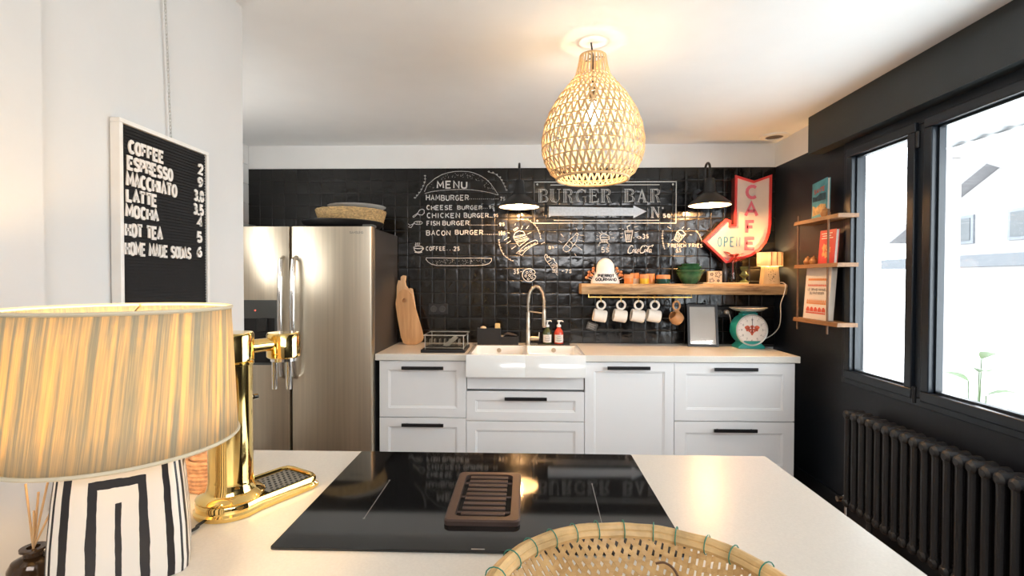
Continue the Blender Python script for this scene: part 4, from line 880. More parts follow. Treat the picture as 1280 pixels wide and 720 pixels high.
# ------------------------------------------------------------------ things on the worktop
WT = .9205
BOARD1 = wood('board_beech', (.50, .24, .09), (.72, .42, .20), 2, 12, .5, .1); BOARD2 = wood('board_pale', (.58, .34, .16), (.78, .54, .32), 2, 12, .5, .1)
def cboard(name, label, pts, ycen, th, lean, m, hole=None):
    """outline in photo-plane metres about its foot, leaning back on the tiles"""
    z0 = WT
    t_ = BM(); P = [at(px, py, 1, ycen) for px, py in pts]; zmin = min(p.z for p in P); xm = sum(p.x for p in P)/len(P)
    sh_ = .012
    ol = [(p.x-xm, p.z-zmin) for p in P]
    def f(d):
        return lambda u, v: (xm+sh_+u, ycen-.02+d*math.cos(lean)+v*math.sin(lean), z0+.0+v*math.cos(lean)-d*math.sin(lean)+th*math.sin(lean))
    if hole:
        hq = at(hole[0], hole[1], 1, ycen); hu, hv, hr = hq.x-xm, hq.z-zmin, hole[2]
        n = len(ol); K = 32; o2 = []
        # resample outline by angle about the hole
        import bisect
        segs = []; L = [0]
        for i in range(n): a, c = ol[i], ol[(i+1) % n]; L.append(L[-1]+math.hypot(c[0]-a[0], c[1]-a[1]))
        R1 = []
        M = 96
        for k in range(M):
            s = L[-1]*k/M; i = bisect.bisect(L, s)-1; i = min(i, n-1); g = (s-L[i])/max(1e-9, L[i+1]-L[i]); a, c = ol[i], ol[(i+1) % n]; R1.append((a[0]+(c[0]-a[0])*g, a[1]+(c[1]-a[1])*g))
        H1 = []
        for u, v in R1:
            an = math.atan2(v-hv, u-hu); H1.append((hu+hr*math.cos(an), hv+hr*math.sin(an)))
        rings = [[t_.verts.new(f(0)(*q)) for q in R1], [t_.verts.new(f(th)(*q)) for q in R1], [t_.verts.new(f(th)(*q)) for q in H1], [t_.verts.new(f(0)(*q)) for q in H1]]
        for a in range(4):
            A, B_ = rings[a], rings[(a+1) % 4]
            for k in range(M): t_.faces.new((A[k], A[(k+1) % M], B_[(k+1) % M], B_[k]))
        bmesh.ops.remove_doubles(t_, verts=t_.verts, dist=1e-6)
    else: prism(t_, ol, f(0), f(th))
    return solo(name, label, 'cutting board', t_, m, (xm, ycen, z0), smooth=False, bevel=.003 if not hole else 0)
cboard('cutting_board', 'pale wooden board with forked handle standing behind the front cutting board', [(504, 429), (498, 400), (494, 372), (494, 358), (496, 350), (499, 351), (499, 346), (502, 344), (506, 345), (505, 352), (506, 357), (509, 361), (511, 360), (514, 361), (516, 372), (520, 400), (526, 424), (522, 429)], 3.905, .018, .03, BOARD2)
cboard('cutting_board', 'tan paddle cutting board with round hole leaning beside the fridge', [(508, 429), (503, 427), (500, 420), (495, 395), (492.5, 378), (494, 368), (498, 362), (503, 360), (508, 361.5), (512, 366), (515, 376), (520, 392), (526, 412), (528, 420), (526, 425), (519, 429)], 3.83, .020, .055, BOARD1, (503.5, 374, .016))
# dish rack
q0, q1, q2, q3 = at(525, 441, 2, WT), at(582, 440, 2, WT), at(588, 429, 2, WT), at(537, 429, 2, WT)
rx0, rx1, ry0, ry1 = q0.x+.004, q1.x+.0, q0.y, 3.70
rk = ((rx0+rx1)/2, (ry0+ry1)/2, WT)
t = thing('drip_tray', 'black ribbed drip tray on the worktop left of the sink', 'tray', rk)
b = BM(); box(b, rx0, rx1, ry0, ry1, WT, WT+.006)
for a in ((rx0, rx1, ry0, ry0+.008), (rx0, rx1, ry1-.008, ry1), (rx0, rx0+.008, ry0+.008, ry1-.008), (rx1-.008, rx1, ry0+.008, ry1-.008)): box(b, *a, WT+.006, WT+.022)
for k in range(14): x = rx0+.02+k*(rx1-rx0-.04)/13; box(b, x-.002, x+.002, ry0+.012, ry1-.012, WT+.006, WT+.012)
part(t, 'tray', b, BLACKP, bevel=.0015)
t = thing('dish_rack', 'clear and steel wire dish rack standing in the black tray', 'dish rack', (rk[0], rk[1], WT+.02))
X0, X1, Y0, Y1 = rx0+.025, rx1-.012, ry0+.03, ry1-.02; ZA0, ZA1 = WT+.030, WT+.118
WIRE = mat('rack_steel', (.60, .58, .54), .3, 1)
b = BM()
for z in (ZA1,): tube(b, [(X0-.01, Y0, z), (X1+.012, Y0, z), (X1+.012, Y1, z), (X0-.01, Y1, z)], .004, 8, True)
tube(b, [(X0, Y0+.004, ZA0), (X1, Y0+.004, ZA0), (X1, Y1-.004, ZA0), (X0, Y1-.004, ZA0)], .003, 8, True)
for x in (X0, X1):
    for yy in (Y0+.002, Y1-.002): tube(b, [(x, yy, WT+.013), (x, yy, ZA1)], .0035, 8)
part(t, 'frame', b, WIRE)
b = BM()
for k in range(15):
    x = X0+.012+k*(X1-X0-.024)/14; tube(b, [(x, Y0+.004, ZA0), (x, Y1-.004, ZA0)], .0018, 6)
    if k % 2 == 0: tube(b, [(x, Y0+.10, ZA0), (x, Y0+.11, ZA0+.05), (x+.006, Y0+.125, ZA0+.05), (x+.006, Y0+.135, ZA0)], .0018, 6)
part(t, 'wire_floor', b, WIRE)
b = BM()
box(b, X0, X1, Y0-.001, Y0+.002, ZA0, ZA1-.004); box(b, X0, X1, Y1-.002, Y1+.001, ZA0, ZA1-.004); box(b, X0-.001, X0+.002, Y0, Y1, ZA0, ZA1-.004); box(b, X1-.002, X1+.001, Y0, Y1, ZA0, ZA1-.004)
part(t, 'clear_side', b, pane_mat('rack_acrylic', (.93, .92, .89), .6), 'clear side panels', smooth=False)
b = BM(); xm = X0+.62*(X1-X0); prism(b, [(xm-.05, ZA0+.01), (xm-.015, ZA0+.005), (xm+.055, ZA0+.062), (xm+.04, ZA0+.078), (xm+.02, ZA0+.072)], lambda u, v: (u, Y0+.05, v), lambda u, v: (u, Y0+.085, v))
part(t, 'cutlery_holder', b, WIRE, smooth=False)
# caddy
a, c = at(597, 420, 1, 3.86).x, at(626, 420, 1, 3.86).x; c2 = at(648, 420, 1, 3.86).x
t = thing('sink_caddy', 'black stepped sink caddy behind the left basin', 'caddy', ((a+c2)/2, 3.87, WT))
b = BM()
for x0, x1, h in ((a, c, .128), (c+.001, c2, .062)):
    box(b, x0, x1, 3.835, 3.905, WT, WT+.006)
    for r_ in ((x0, x1, 3.835, 3.840), (x0, x1, 3.900, 3.905), (x0, x0+.005, 3.840, 3.900), (x1-.005, x1, 3.840, 3.900)): box(b, *r_, WT+.006, WT+h)
part(t, 'box', b, BLACKP, smooth=False)
x = at(622, 410, 1, 3.87).x; solo('scrub_sponge', 'yellow sponge sticking up from the taller black caddy box', 'sponge', bx(x-.020, x+.020, 3.855, 3.885, WT+.062, WT+.165), mat('sponge_yellow', (.74, .52, .22), .9, var=.2, sc=90, bump=.5), (x, 3.87, WT+.062), bevel=.006)
x = at(604, 411, 1, 3.87).x; b = lat([(0, -.03), (.018, -.028), (.024, -.01), (.026, .004), (.020, .016), (0, .022)], 20, (x, 3.87, WT+.122)); solo('soap_bar', 'cream soap piece peeking from the left of the caddy', 'soap', b, mat('soap_cream', (.72, .56, .38), .5), (x, 3.87, WT+.09))
x = at(637, 418, 1, 3.87).x; b = tb([(x-.05, 3.87, WT+.060), (x-.035, 3.87, WT+.078), (x-.01, 3.87, WT+.084), (x+.03, 3.87, WT+.074), (x+.058, 3.87, WT+.068)], [.006, .012, .014, .012, .008], 12)
bt = thing('dish_brush', 'dark dish brush lying across the low caddy box', 'brush', (x, 3.87, WT+.06)); part(bt, 'handle', b, mat('dark_brush', (.035, .025, .022), .6)); b = BM()
for k in range(24): xx = x-.055+random.uniform(-.012, .012); tube(b, [(xx, 3.87+random.uniform(-.012, .012), WT+.072), (xx-.006, 3.87+random.uniform(-.014, .014), WT+.048)], .0012, 4)
part(bt, 'bristles', b, mat('bristle_cream', (.72, .58, .42), .9), 'cream bristles')
# soap bottles
a, c = at(672, 430, 1, 3.87).x, at(712, 430, 1, 3.87).x
solo('soap_tray', 'small black tray under the two soap bottles', 'tray', bx(a, c, 3.832, 3.925, WT, WT+.008), BLACKP, ((a+c)/2, 3.88, WT), bevel=.002)
def soap(label, px, col, h=.118):
    x = at(px, 420, 1, 3.87).x; c = (x, 3.872, WT+.0085); t = thing('soap_bottle', label, 'bottle', c)
    part(t, 'bottle', lat([(0, 0), (.034, 0), (.036, .004), (.036, h*.72), (.031, h*.86), (.016, h), (.014, h+.012), (0, h+.012)], 28, c), mat('soap_liquid', col, .08, var=.15, spec=.7))
    b = BM(); prev = None
    for k in range(13):
        an = -PI/2+(k-6)/6*1.05; p = [b.verts.new((x+.0366*math.cos(an), 3.872+.0366*math.sin(an), c[2]+z)) for z in (.012, .072)]
        if prev: b.faces.new((prev[0], p[0], p[1], prev[1]))
        prev = p
    part(t, 'paper_label', b, mat('soap_label', (.74, .70, .64), .6), 'pale paper label')
    b = BM(); 
    for k, (z, L_) in enumerate(((.062, .03), (.050, .04), (.040, .034), (.030, .04), (.022, .026))):
        ribbon(b, [(x-L_/2+L_*s/6, z) for s in range(7)], .0035, lambda u, v, d: (u, 3.872-math.sqrt(max(0, .0369**2-(u-x)**2))-.0002, c[2]+v))
    part(t, 'label_print', b, mat('label_ink', (.12, .11, .10), .6), 'dark print', smooth=False)
    pz_ = c[2]+h+.012
    b = lat([(0, 0), (.017, 0), (.017, .016), (.010, .019), (.006, .021), (.006, .038), (.013, .040), (.013, .052), (0, .053)], 20, (x, 3.872, pz_)); tube(b, [(x, 3.872, pz_+.047), (x+.024, 3.866, pz_+.048), (x+.034, 3.862, pz_+.042)], [.006, .005, .004], 8)
    part(t, 'pump', b, mat('pump_white', (.80, .78, .74), .35), 'white pump')
soap('green soap pump bottle beside the faucet', 684, (.06, .075, .02)); soap('red soap pump bottle at the right end of the black tray', 698.5, (.55, .06, .03))
# picture frame
P = [at(858.5, 430.5, 1, 3.83), at(896, 431, 1, 3.83), at(890, 379.5, 1, 3.83), at(855.5, 379.5, 1, 3.83)]
fw_, fh = .222, .322; fx_ = (P[0].x+P[1].x)/2; Mf = Matrix.Translation((fx_, 3.80, WT+.001))@Matrix.Rotation(-.14, 4, 'Z')@Matrix.Rotation(-.20, 4, 'X')
t = thing('picture_frame', 'black picture frame with pale print leaning on the tiles left of the scale', 'picture frame', (fx_, 3.80, WT))
def xf(b, M): bmesh.ops.transform(b, matrix=M, verts=b.verts); return b
b = BM(); e = .017
for r_ in ((-fw_/2, fw_/2, 0, e), (-fw_/2, fw_/2, fh-e, fh), (-fw_/2, -fw_/2+e, e, fh-e), (fw_/2-e, fw_/2, e, fh-e)): box(b, r_[0], r_[1], -.010, .010, r_[2], r_[3])
part(t, 'frame', xf(b, Mf), BLACKM, smooth=False)
part(t, 'print', xf(bx(-fw_/2+e, fw_/2-e, -.002, .008, e, fh-e), Mf), mat('print_paper', (.50, .49, .46), .6, var=.03), 'pale grey print', smooth=False)
part(t, 'glass', xf(bx(-fw_/2+e, fw_/2-e, -.006, -.0045, e, fh-e), Mf), pane_mat('frame_glass', (.97, .97, .97), 1.3), smooth=False)
# kitchen scale
TEAL = mat('scale_teal', (.02, .30, .27), .3, var=.08)
q = at(937, 436, 2, WT); sy = q.y+.05; sx_ = at(936, 413, 1, sy).x; r = .116; dz = at(936, 412.5, 1, sy-.05).z
t = thing('kitchen_scale', 'teal kitchen dial scale with steel pan at the right end of the worktop', 'scale', (sx_, sy, WT))
b = BM(); prism(b, [(-.095, 0), (.095, 0), (.098, .014), (.072, .036), (.06, .06), (-.06, .06), (-.072, .036), (-.098, .014)], lambda u, v: (sx_+u, sy-.055, WT+v), lambda u, v: (sx_+u, sy+.075, WT+v)); part(t, 'base', b, TEAL, bevel=.004)
b = tb([(sx_, sy-.05, dz), (sx_, sy+.07, dz)], r, 44); part(t, 'housing', b, TEAL, bevel=.004)
part(t, 'dial_face', tb([(sx_, sy-.054, dz), (sx_, sy-.0505, dz)], r*.94, 44), mat('dial_white', (.78, .74, .70), .4), 'white dial')
b = BM(); tube(b, [(sx_+r*.96*math.cos(2*PI*k/48), sy-.054, dz+r*.96*math.sin(2*PI*k/48)) for k in range(48)], .006, 8, True); part(t, 'dial_rim', b, mat('rim_grey', (.55, .56, .54), .3, .6))
def sd(u, v, d): return (sx_+u, sy-.0546-d, dz+v)
b = BM()
for k in range(60):
    a = 2*PI*k/60; r0 = r*(.82 if k % 5 else .76); ribbon(b, [(r0*math.sin(a), r0*math.cos(a)), (r*.88*math.sin(a), r*.88*math.cos(a))], .0012 if k % 5 else .002, sd)
for k in range(12):
    a = 2*PI*k/12; text(b, str(k), r*.66*math.sin(a)-.006, r*.66*math.sin(a)+.006, r*.66*math.cos(a)-.007, r*.66*math.cos(a)+.007, .002, sd)
part(t, 'dial_marks', b, mat('dial_ink', (.12, .12, .12), .6), 'dark tick marks', smooth=False)
b = BM()
for (u, v, s) in ((-.035, .012, .022), (0, .020, .016), (.035, .012, .022), (-.02, -.002, .014), (.02, -.002, .014), (0, -.022, .017), (0, .0, .014)):
    f = [b.verts.new(sd(u+s*(.75+.3*math.sin(3*k*2*PI/16))*math.cos(2*PI*k/16), v+s*math.sin(2*PI*k/16), .0002)) for k in range(16)]; b.faces.new(f)
part(t, 'dial_emblem', b, mat('emblem_red', (.55, .10, .05), .6, var=.4, sc=60), 'red emblem', smooth=False)
b = BM(); ribbon(b, [(0, -.02), (0, .085)], .003, sd, .002); part(t, 'needle', b, BLACKM, smooth=False)
b = BM(); box(b, sx_-.055, sx_+.055, sy-.02, sy+.05, dz+r-.012, dz+r+.006)
zpan = at(937, 386, 1, sy).z-.012
for s in (-1, 1): tube(b, [(sx_+s*.035, sy+.015, dz+r-.01), (sx_+s*.035, sy+.015, zpan-.004)], .006, 8)
box(b, sx_-.05, sx_+.05, sy-.01, sy+.04, zpan-.016, zpan-.005); part(t, 'pan_support', b, TEAL, bevel=.003)
PAN_ = mat('pan_steel', (.62, .61, .58), .35, .55)
part(t, 'pan', lat([(0, 0), (.085, 0), (.105, .006), (.130, .022), (.134, .024), (.130, .026), (.103, .010), (.084, .004), (0, .004)], 44, (sx_, sy+.015, zpan-.004)), PAN_, 'steel pan')
# ------------------------------------------------------------------ shelf rack on the right wall
RW = wood('rack_wood', (.13, .06, .025), (.30, .15, .06), 1, 16, .55, .3)
hz_ = [1.800, 1.508, 1.150]
t = thing('wall_rack', 'three-tier wooden rack hung on rods beside the window', 'shelf', (1.9, 3.22, 1.45))
for z in hz_:
    b = BM(); prev = None; n = 24
    for i in range(n+1):
        y = 2.98+.485*i/n; d = .010*noise.noise((y*9, z*5, 0)); r_ = [b.verts.new(p) for p in ((1.835+d, y, z), (XW-.002, y, z), (XW-.002, y, z+.024), (1.840+d*.6, y, z+.024))]
        if prev:
            for k in range(4): b.faces.new((prev[k], prev[(k+1) % 4], r_[(k+1) % 4], r_[k]))
        else: b.faces.new(r_)
        prev = r_
    b.faces.new(prev[::-1]); part(t, 'shelf_board', b, RW, ang=.9)
for y in (3.435, 3.10): part(t, 'rod', tb([(1.852, y, 1.865), (1.852, y, 1.095)], .0065, 10), mat('rod_brown', (.16, .08, .04), .5))
# books: covers face the room (-X)
def book(name, label, y0, w_, h_, th, z, m, mp_=None, roll=0, xf_=1.880):
    M_ = Matrix.Translation((xf_, y0, z))@Matrix.Rotation(roll, 4, 'X')@Matrix.Rotation(math.radians(4), 4, 'Y')
    t = thing(name, label, 'book', (xf_, y0, z)); b = BM()
    box(b, 0, .003, 0, w_, 0, h_); box(b, th-.003, th, 0, w_, 0, h_); box(b, .003, th-.003, w_-.004, w_, 0, h_); part(t, 'cover', xf(b, M_), m, smooth=False)
    part(t, 'pages', xf(bx(.003, th-.003, .003, w_-.004, .003, h_-.003), M_), mat('paper_cream', (.74, .68, .58), .8), 'cream page block', smooth=False)
    def f(u, v, d):  # u to the right as seen from the room (towards -Y)
        return tuple(M_@Vector((-.0012-d, w_-u, v)))
    return t, f
INKR = mat('print_red', (.62, .10, .06), .6); INKO = mat('print_orange', (.72, .28, .10), .6); INKB = mat('print_dark', (.08, .07, .07), .6); INKW = mat('print_white', (.78, .75, .70), .6)
z3 = hz_[2]+.0245
t, f = book('pastry_book', 'large white book with red and orange printed bands on the lowest rack board', 3.13, .275, .335, .034, z3, mat('cover_white', (.74, .68, .62), .5), xf_=1.872)
def band(b, f, v, h, n, W, kind):
    for k in range(n):
        u = .03+(W-.06)*(k+.5)/n; s = (W-.06)/n*.5
        if kind == 0: P = [(u-s, v), (u+s, v), (u+s*.7, v+h), (u-s*.7, v+h)]
        elif kind == 1: P = [(u-s, v), (u+s, v), (u, v+h)]
        else: P = [(u-s*.9, v), (u+s*.9, v), (u+s*.9, v+h*.5), (u+s*.2, v+h), (u-s*.5, v+h*.9), (u-s*.9, v+h*.4)]
        b.faces.new([b.verts.new(f(x, y, 0)) for x, y in P])
b = BM(); band(b, f, .215, .016, 14, .275, 1); band(b, f, .050, .030, 5, .275, 2); band(b, f, .036, .010, 16, .275, 0); part(t, 'red_band', b, INKR, 'red printed bands', smooth=False)
b = BM(); band(b, f, .252, .014, 12, .275, 0); band(b, f, .112, .020, 12, .275, 1); band(b, f, .098, .012, 10, .275, 0); part(t, 'orange_band', b, INKO, 'orange printed bands', smooth=False)
b = BM(); text(b, 'LE GRAND MANUEL', .035, .24, .186, .200, .0028, f); text(b, 'DU PATISSIER', .06, .215, .162, .176, .0028, f); part(t, 'title', b, INKB, 'dark title lettering', smooth=False)
z2_ = hz_[1]+.0245
t, f = book('red_book', 'red book with white title standing on the middle rack board', 3.09, .165, .212, .022, z2_, mat('cover_red', (.58, .055, .05), .4, var=.2), xf_=1.880)
b = BM()
for k, (a, c) in enumerate(((.02, .13), (.03, .12), (.02, .14))): ribbon(b, [(a, .19-k*.015), (c, .19-k*.015)], .005, f)
part(t, 'title', b, INKW, 'white title lines', smooth=False)
b = BM()
for (u, v, s) in ((.06, .10, .03), (.105, .085, .026), (.08, .055, .024), (.05, .06, .018)): b.faces.new([b.verts.new(f(u+s*math.cos(k*.6283)*(1 if k % 2 else .7), v+s*math.sin(k*.6283)*(1 if k % 2 else .7), .0002)) for k in range(10)])
part(t, 'cover_picture', b, mat('picture_orange', (.70, .30, .12), .5, var=.4, sc=40), 'orange fruit picture', smooth=False)
z1_ = hz_[0]+.0245
t, f = book('turquoise_book', 'turquoise illustrated book tilted on the top rack board', 3.17, .165, .240, .020, z1_+.016, mat('cover_turquoise', (.10, .36, .40), .4, var=.35, sc=14), roll=-.10, xf_=1.882)
b = BM(); text(b, 'SANTE', .025, .14, .165, .19, .006, f); part(t, 'title', b, INKR, 'red title', smooth=False)
b = BM()
for P in ([(.01, .02), (.155, .02), (.155, .07), (.10, .085), (.05, .07), (.01, .09)],): b.faces.new([b.verts.new(f(x, y, 0)) for x, y in P])
part(t, 'cover_picture', b, mat('picture_sand', (.62, .38, .14), .5, var=.4, sc=30), 'sand coloured picture', smooth=False)
b = BM(); b.faces.new([b.verts.new(f(x, y, 0)) for x, y in ((.01, .115), (.155, .10), (.155, .145), (.09, .155), (.05, .14), (.01, .15))]); part(t, 'cover_hill', b, mat('picture_dark', (.03, .08, .10), .5, var=.4, sc=30), 'dark hills picture', smooth=False)
POT = mat('ochre_pot', (.46, .20, .06), .4, var=.2)
def pot(label, y, z, s=1.0, x=1.862):
    solo('clay_pot', label, 'pot', lat([(0, 0), (.020*s, 0), (.027*s, .010*s), (.028*s, .024*s), (.020*s, .036*s), (.018*s, .042*s), (.021*s, .044*s), (.016*s, .048*s), (.006*s, .052*s), (.005*s, .058*s), (0, .060*s)], 24, (x, y, z)), POT, (x, y, z), 'small clay pots on the wall rack')
pot('small ochre lidded pot on the top rack board in front of the turquoise book', 3.155, z1_, 1.0, 1.865)
pot('small brown lidded pot at the far end of the middle rack board', 3.385, z2_, .95, 1.89); pot('small brown lidded pot beside the red book', 3.318, z2_, .95, 1.89)
# ------------------------------------------------------------------ island
IX0, IX1, IY0, IY1, IZ = -.882, .691, .36, 1.441, .92
t = thing('island_counter', 'island counter with thick cream stone top in the foreground', 'kitchen island', (-.1, .9, 0))
b = BM(); prism(b, rrect(IX0, IX1, IY0, IY1, .006, 3), lambda x, y: (x, y, IZ), lambda x, y: (x, y, IZ-.04)); part(t, 'countertop', b, QUARTZ, smooth=False, bevel=.002)
part(t, 'base_cabinet', bx(IX0+.03, IX1-.03, IY0+.05, IY1-.03, .10, IZ-.0405), CAB, smooth=False); part(t, 'plinth', bx(IX0+.06, IX1-.06, IY0+.1, IY1-.07, 0, .10), DARKT, smooth=False)
# hob
ht = IZ+.0055
t = thing('induction_hob', 'black glass induction hob with central extractor set in the island', 'hob', (-.087, 1.165, IZ))
part(t, 'glass', (lambda b: prism(b, rrect(-.478, .303, .905, 1.425, .006, 3), lambda x, y: (x, y, ht), lambda x, y: (x, y, IZ+.0003)))(BM()), HOB, smooth=False, bevel=.0012)
BRONZE = mat('bronze_grille', (.085, .055, .045), .45, .4, var=.08, bump=.1, bsc=400)
gx0, gx1, gy0, gy1 = -.167, -.011, .996, 1.252; gz = ht+.012
v = part(t, 'vent_frame', BM(), BRONZE) if False else None
b = BM(); O = rrect(gx0, gx1, gy0, gy1, .012, 4); I = rrect(gx0+.020, gx1-.020, gy0+.018, gy1-.018, .014, 4)
rings = [[b.verts.new((x, y, z)) for x, y in pl] for pl, z in ((O, ht+.0002), (O, gz-.003), (rrect(gx0+.003, gx1-.003, gy0+.003, gy1-.003, .010, 4), gz), (I, gz), (I, ht+.0002))]
for p, q in zip(rings, rings[1:]+rings[:1]):
    for i in range(len(p)): b.faces.new((p[i], p[(i+1) % len(p)], q[(i+1) % len(q)], q[i]))
v = part(t, 'vent_frame', b, BRONZE, 'dark bronze extractor frame')
part(v, 'vent_well', bx(gx0+.019, gx1-.019, gy0+.017, gy1-.017, ht+.0001, ht+.001), mat('well_black', (.003, .003, .003), .9), smooth=False)
for k in range(9):
    y = gy0+.034+k*.0235; b = BM(); xf(box_ := bx(gx0+.032, gx1-.032, -.0055, .0055, -.002, .002), Matrix.Translation((0, y, gz-.002))@Matrix.Rotation(.12, 4, 'X')); part(v, 'vent_slat', box_, BRONZE, bevel=.0015)
for y in (gy0+.05, gy0+.125, gy0+.20):
    part(v, 'cross_bar', tb([(gx0+.021, y, gz-.007), (gx1-.021, y, gz-.007)], .0025, 8), BRONZE)
b = BM()
def hm2(u, v, d): return (u, v, ht+.0003)
for (p, q) in (((487, 600.5), (455, 648)), ((740, 605), (752.5, 655))):
    a, c = at(*p, 2, ht), at(*q, 2, ht); ribbon(b, [(a.x, a.y), (c.x, c.y)], .0012, hm2)
    for e in (a, c): ribbon(b, arc(e.x, e.y, .002, .002, 0, 360, 8), .0012, hm2)
a, c = at(589, 686.5, 2, ht), at(606, 686.5, 2, ht); ribbon(b, [(a.x, a.y), (c.x, a.y)], .004, hm2)
part(t, 'printed_marks', b, mat('hob_print', (.30, .29, .28), .5), 'thin grey zone marks', smooth=False)
# beer tap
C0 = at(289, 636, 2, IZ); ang = math.radians(60); E1 = Vector((math.cos(ang), math.sin(ang), 0)); E2 = Vector((-E1.y, E1.x, 0)); C0 = Vector((C0.x, C0.y, IZ))
def L3(s, n_, z): return C0+E1*s+E2*n_+Vector((0, 0, z))
t = thing('beer_tap', 'polished brass beer tap tower with drip tray beside the lamp', 'beer tap', C0)
out = [( -.072*math.cos(a), .072*math.sin(a)) for a in [PI/2-PI*k/14 for k in range(15)]]
out = [(-abs(x) if True else x, y) for x, y in out]
OUT = [(.185, -.060), (.195, -.05), (.195, .05), (.185, .060)]
def tray_o(d): 
    o = [(-(.070-d)*math.cos(a), (.070-d)*math.sin(a)) for a in [PI/2*(1-2*k/14) for k in range(15)]]
    e = .183-d; w_ = .064-d; return o+[(.03, -w_), (e-.022, -w_), (e-.006, -w_+.006), (e, -w_+.022), (e, w_-.022), (e-.006, w_-.006), (e-.022, w_), (.03, w_)]
b = BM(); rg = [[b.verts.new(L3(x, y, z)) for x, y in tray_o(d)] for d, z in ((.0, .0005), (-.002, .004), (-.002, .010), (.002, .014), (.002, .027), (.004, .030), (.008, .030), (.010, .027), (.010, .012))]
b.faces.new(rg[0][::-1]); b.faces.new(rg[-1])
for p, q in zip(rg, rg[1:]):
    for i in range(len(p)): b.faces.new((p[i], p[(i+1) % len(p)], q[(i+1) % len(q)], q[i]))
tr = part(t, 'drip_tray', b, BRASS, 'brass drip tray')
b = BM(); gp = [(.062, -.048), (.160, -.048), (.168, -.040), (.168, .040), (.160, .048), (.062, .048)]
prism(b, gp, lambda x, y: L3(x, y, .024), lambda x, y: L3(x, y, .0205)); part(tr, 'drip_grille', b, mat('grille_steel', (.36, .34, .30), .35, .8), 'dark perforated grille', smooth=False)
b = BM()
for i in range(8):
    for j in range(7): p = L3(.072+i*.0125+(.006 if j % 2 else 0), -.039+j*.013, .0242); tube(b, [p, p+Vector((0, 0, .0006))], .0034, 8)
part(tr, 'drain_hole', b, BLACKM, 'rows of dark drain holes', kind='stuff')
part(t, 'column', lat([(0, .0305), (.066, .0305), (.068, .034), (.064, .039), (.050, .046), (.046, .056), (.0445, .07), (.0445, .318), (.047, .320), (.047, .324), (.0445, .326), (.0475, .328), (.0475, .384), (.045, .389), (0, .390)], 48, C0), BRASS)
dS = .128; dz0, dz1 = .318, .378
part(t, 'arm', tb([L3(.03, 0, .353), L3(dS-.02, 0, .353)], .0155, 20), BRASS)
b = lat([(0, dz0), (.034, dz0), (.0375, dz0+.003), (.0375, dz1-.004), (.035, dz1), (0, dz1)], 40, C0+E1*dS); hd = part(t, 'tap_head', b, BRASS, 'round brass tap head')
for s, n_ in ((-.016, .012), (.018, .008), (.0, -.02)): part(hd, 'spout', tb([L3(dS+s, n_, dz0+.002), L3(dS+s, n_, dz0-.075)], [.0065, .006], 12), CHROME, 'steel spout')
part(hd, 'spout_collar', tb([L3(dS, 0, dz0-.008), L3(dS, 0, dz0)], .029, 24), CHROME)
b = BM(); p = L3(.0445, -.012, .24); tube(b, [p, p+E1*.01], .006, 10); part(t, 'release_knob', b, CHROME)
cp = smooth_path([L3(-.06, -.018, .006), L3(-.085, -.03, .006), at(247, 659, 2, IZ+.006), at(232, 667, 2, IZ+.006), at(215, 670, 2, IZ+.006)])
t2 = thing('black_cable', 'thin black cable running from the beer tap towards the striped lamp', 'cable', cp[0]); part(t2, 'cord', tb(cp, .003, 8), BLACKP)
# coil basket pot
q = at(254, 613, 2, IZ); q = Vector((max(q.x, -.835), q.y+.02, IZ)); PINKC = mat('coil_tan', (.62, .36, .22), .8, var=.25, sc=80, bump=.5, bsc=140)
t = thing('coil_box', 'small lidded coiled straw pot behind the beer tap', 'basket', q)
b = BM()
for k in range(6): rr = .040+.004*math.sin(PI*k/6); tube(b, [(q.x+rr*math.cos(a*2*PI/36), q.y+rr*math.sin(a*2*PI/36), IZ+.006+k*.0095) for a in range(36)], .0058, 8, True)
part(t, 'coiled_wall', b, PINKC); b = BM()
for k in range(4): rr = .044-.0105*k; tube(b, [(q.x+rr*math.cos(a*2*PI/36), q.y+rr*math.sin(a*2*PI/36), IZ+.070+(.006 if k else 0)+.003*k) for a in range(36)], .0062, 8, True)
tube(b, [(q.x+.044*math.cos(a*2*PI/36), q.y+.044*math.sin(a*2*PI/36), IZ+.062) for a in range(36)], .006, 8, True); part(t, 'lid', b, PINKC)
part(t, 'floor', lat([(0, .001), (.041, .001), (.041, .056), (0, .056)], 30, q), PINKC)
# table lamp
LY = .85; lx = (142-657.5)/620*LY; zs0 = 1.142; zs1 = 1.374; RS = .176
t = thing('table_lamp', 'table lamp with raffia shade and black striped base in the left foreground', 'lamp', (lx, LY, IZ))
RAF = shade_mat('raffia', (.24, .25, .18), (.95, .72, .28), (100, .35, 1), .52)
uvb = uvlathe(BM(), [(RS, zs0), (RS*.985, zs0+.06), (RS*.97, zs0+.12), (RS*.955, zs0+.18), (RS*.94, zs1)], 96, (lx, LY, 0), -.022)
sh = part(t, 'shade', uvb, RAF, 'pleated raffia drum shade'); s2 = sh.modifiers.new('thickness', 'SOLIDIFY'); s2.thickness = .0025
b = BM()
for z, rr in ((zs0, RS), (zs1, RS*.94)):
    b = BM(); tube(b, [(lx+rr*math.cos(a*2*PI/72), LY+rr*math.sin(a*2*PI/72), z) for a in range(72)], .0035, 6, True)
    part(sh, 'rim_wire', b, mat('shade_trim', (.66, .58, .42), .7))
b = BM()
for k in range(3): a = k*2*PI/3; tube(b, [(lx, LY, zs1-.03), (lx+RS*.94*math.cos(a), LY+RS*.94*math.sin(a), zs1-.002)], .002, 6)
tube(b, [(lx, LY, 1.152), (lx, LY, zs1-.03)], .008, 10); part(t, 'stand', b, BRASSM)
part(t, 'bulb', lat([(0, -.055), (.02, -.05), (.03, -.03), (.03, -.005), (.018, .022), (.013, .035), (0, .035)], 22, (lx, LY, 1.285)), bulb_mat('warm_bulb_large', (1, .75, .42), 8), 'glowing bulb')
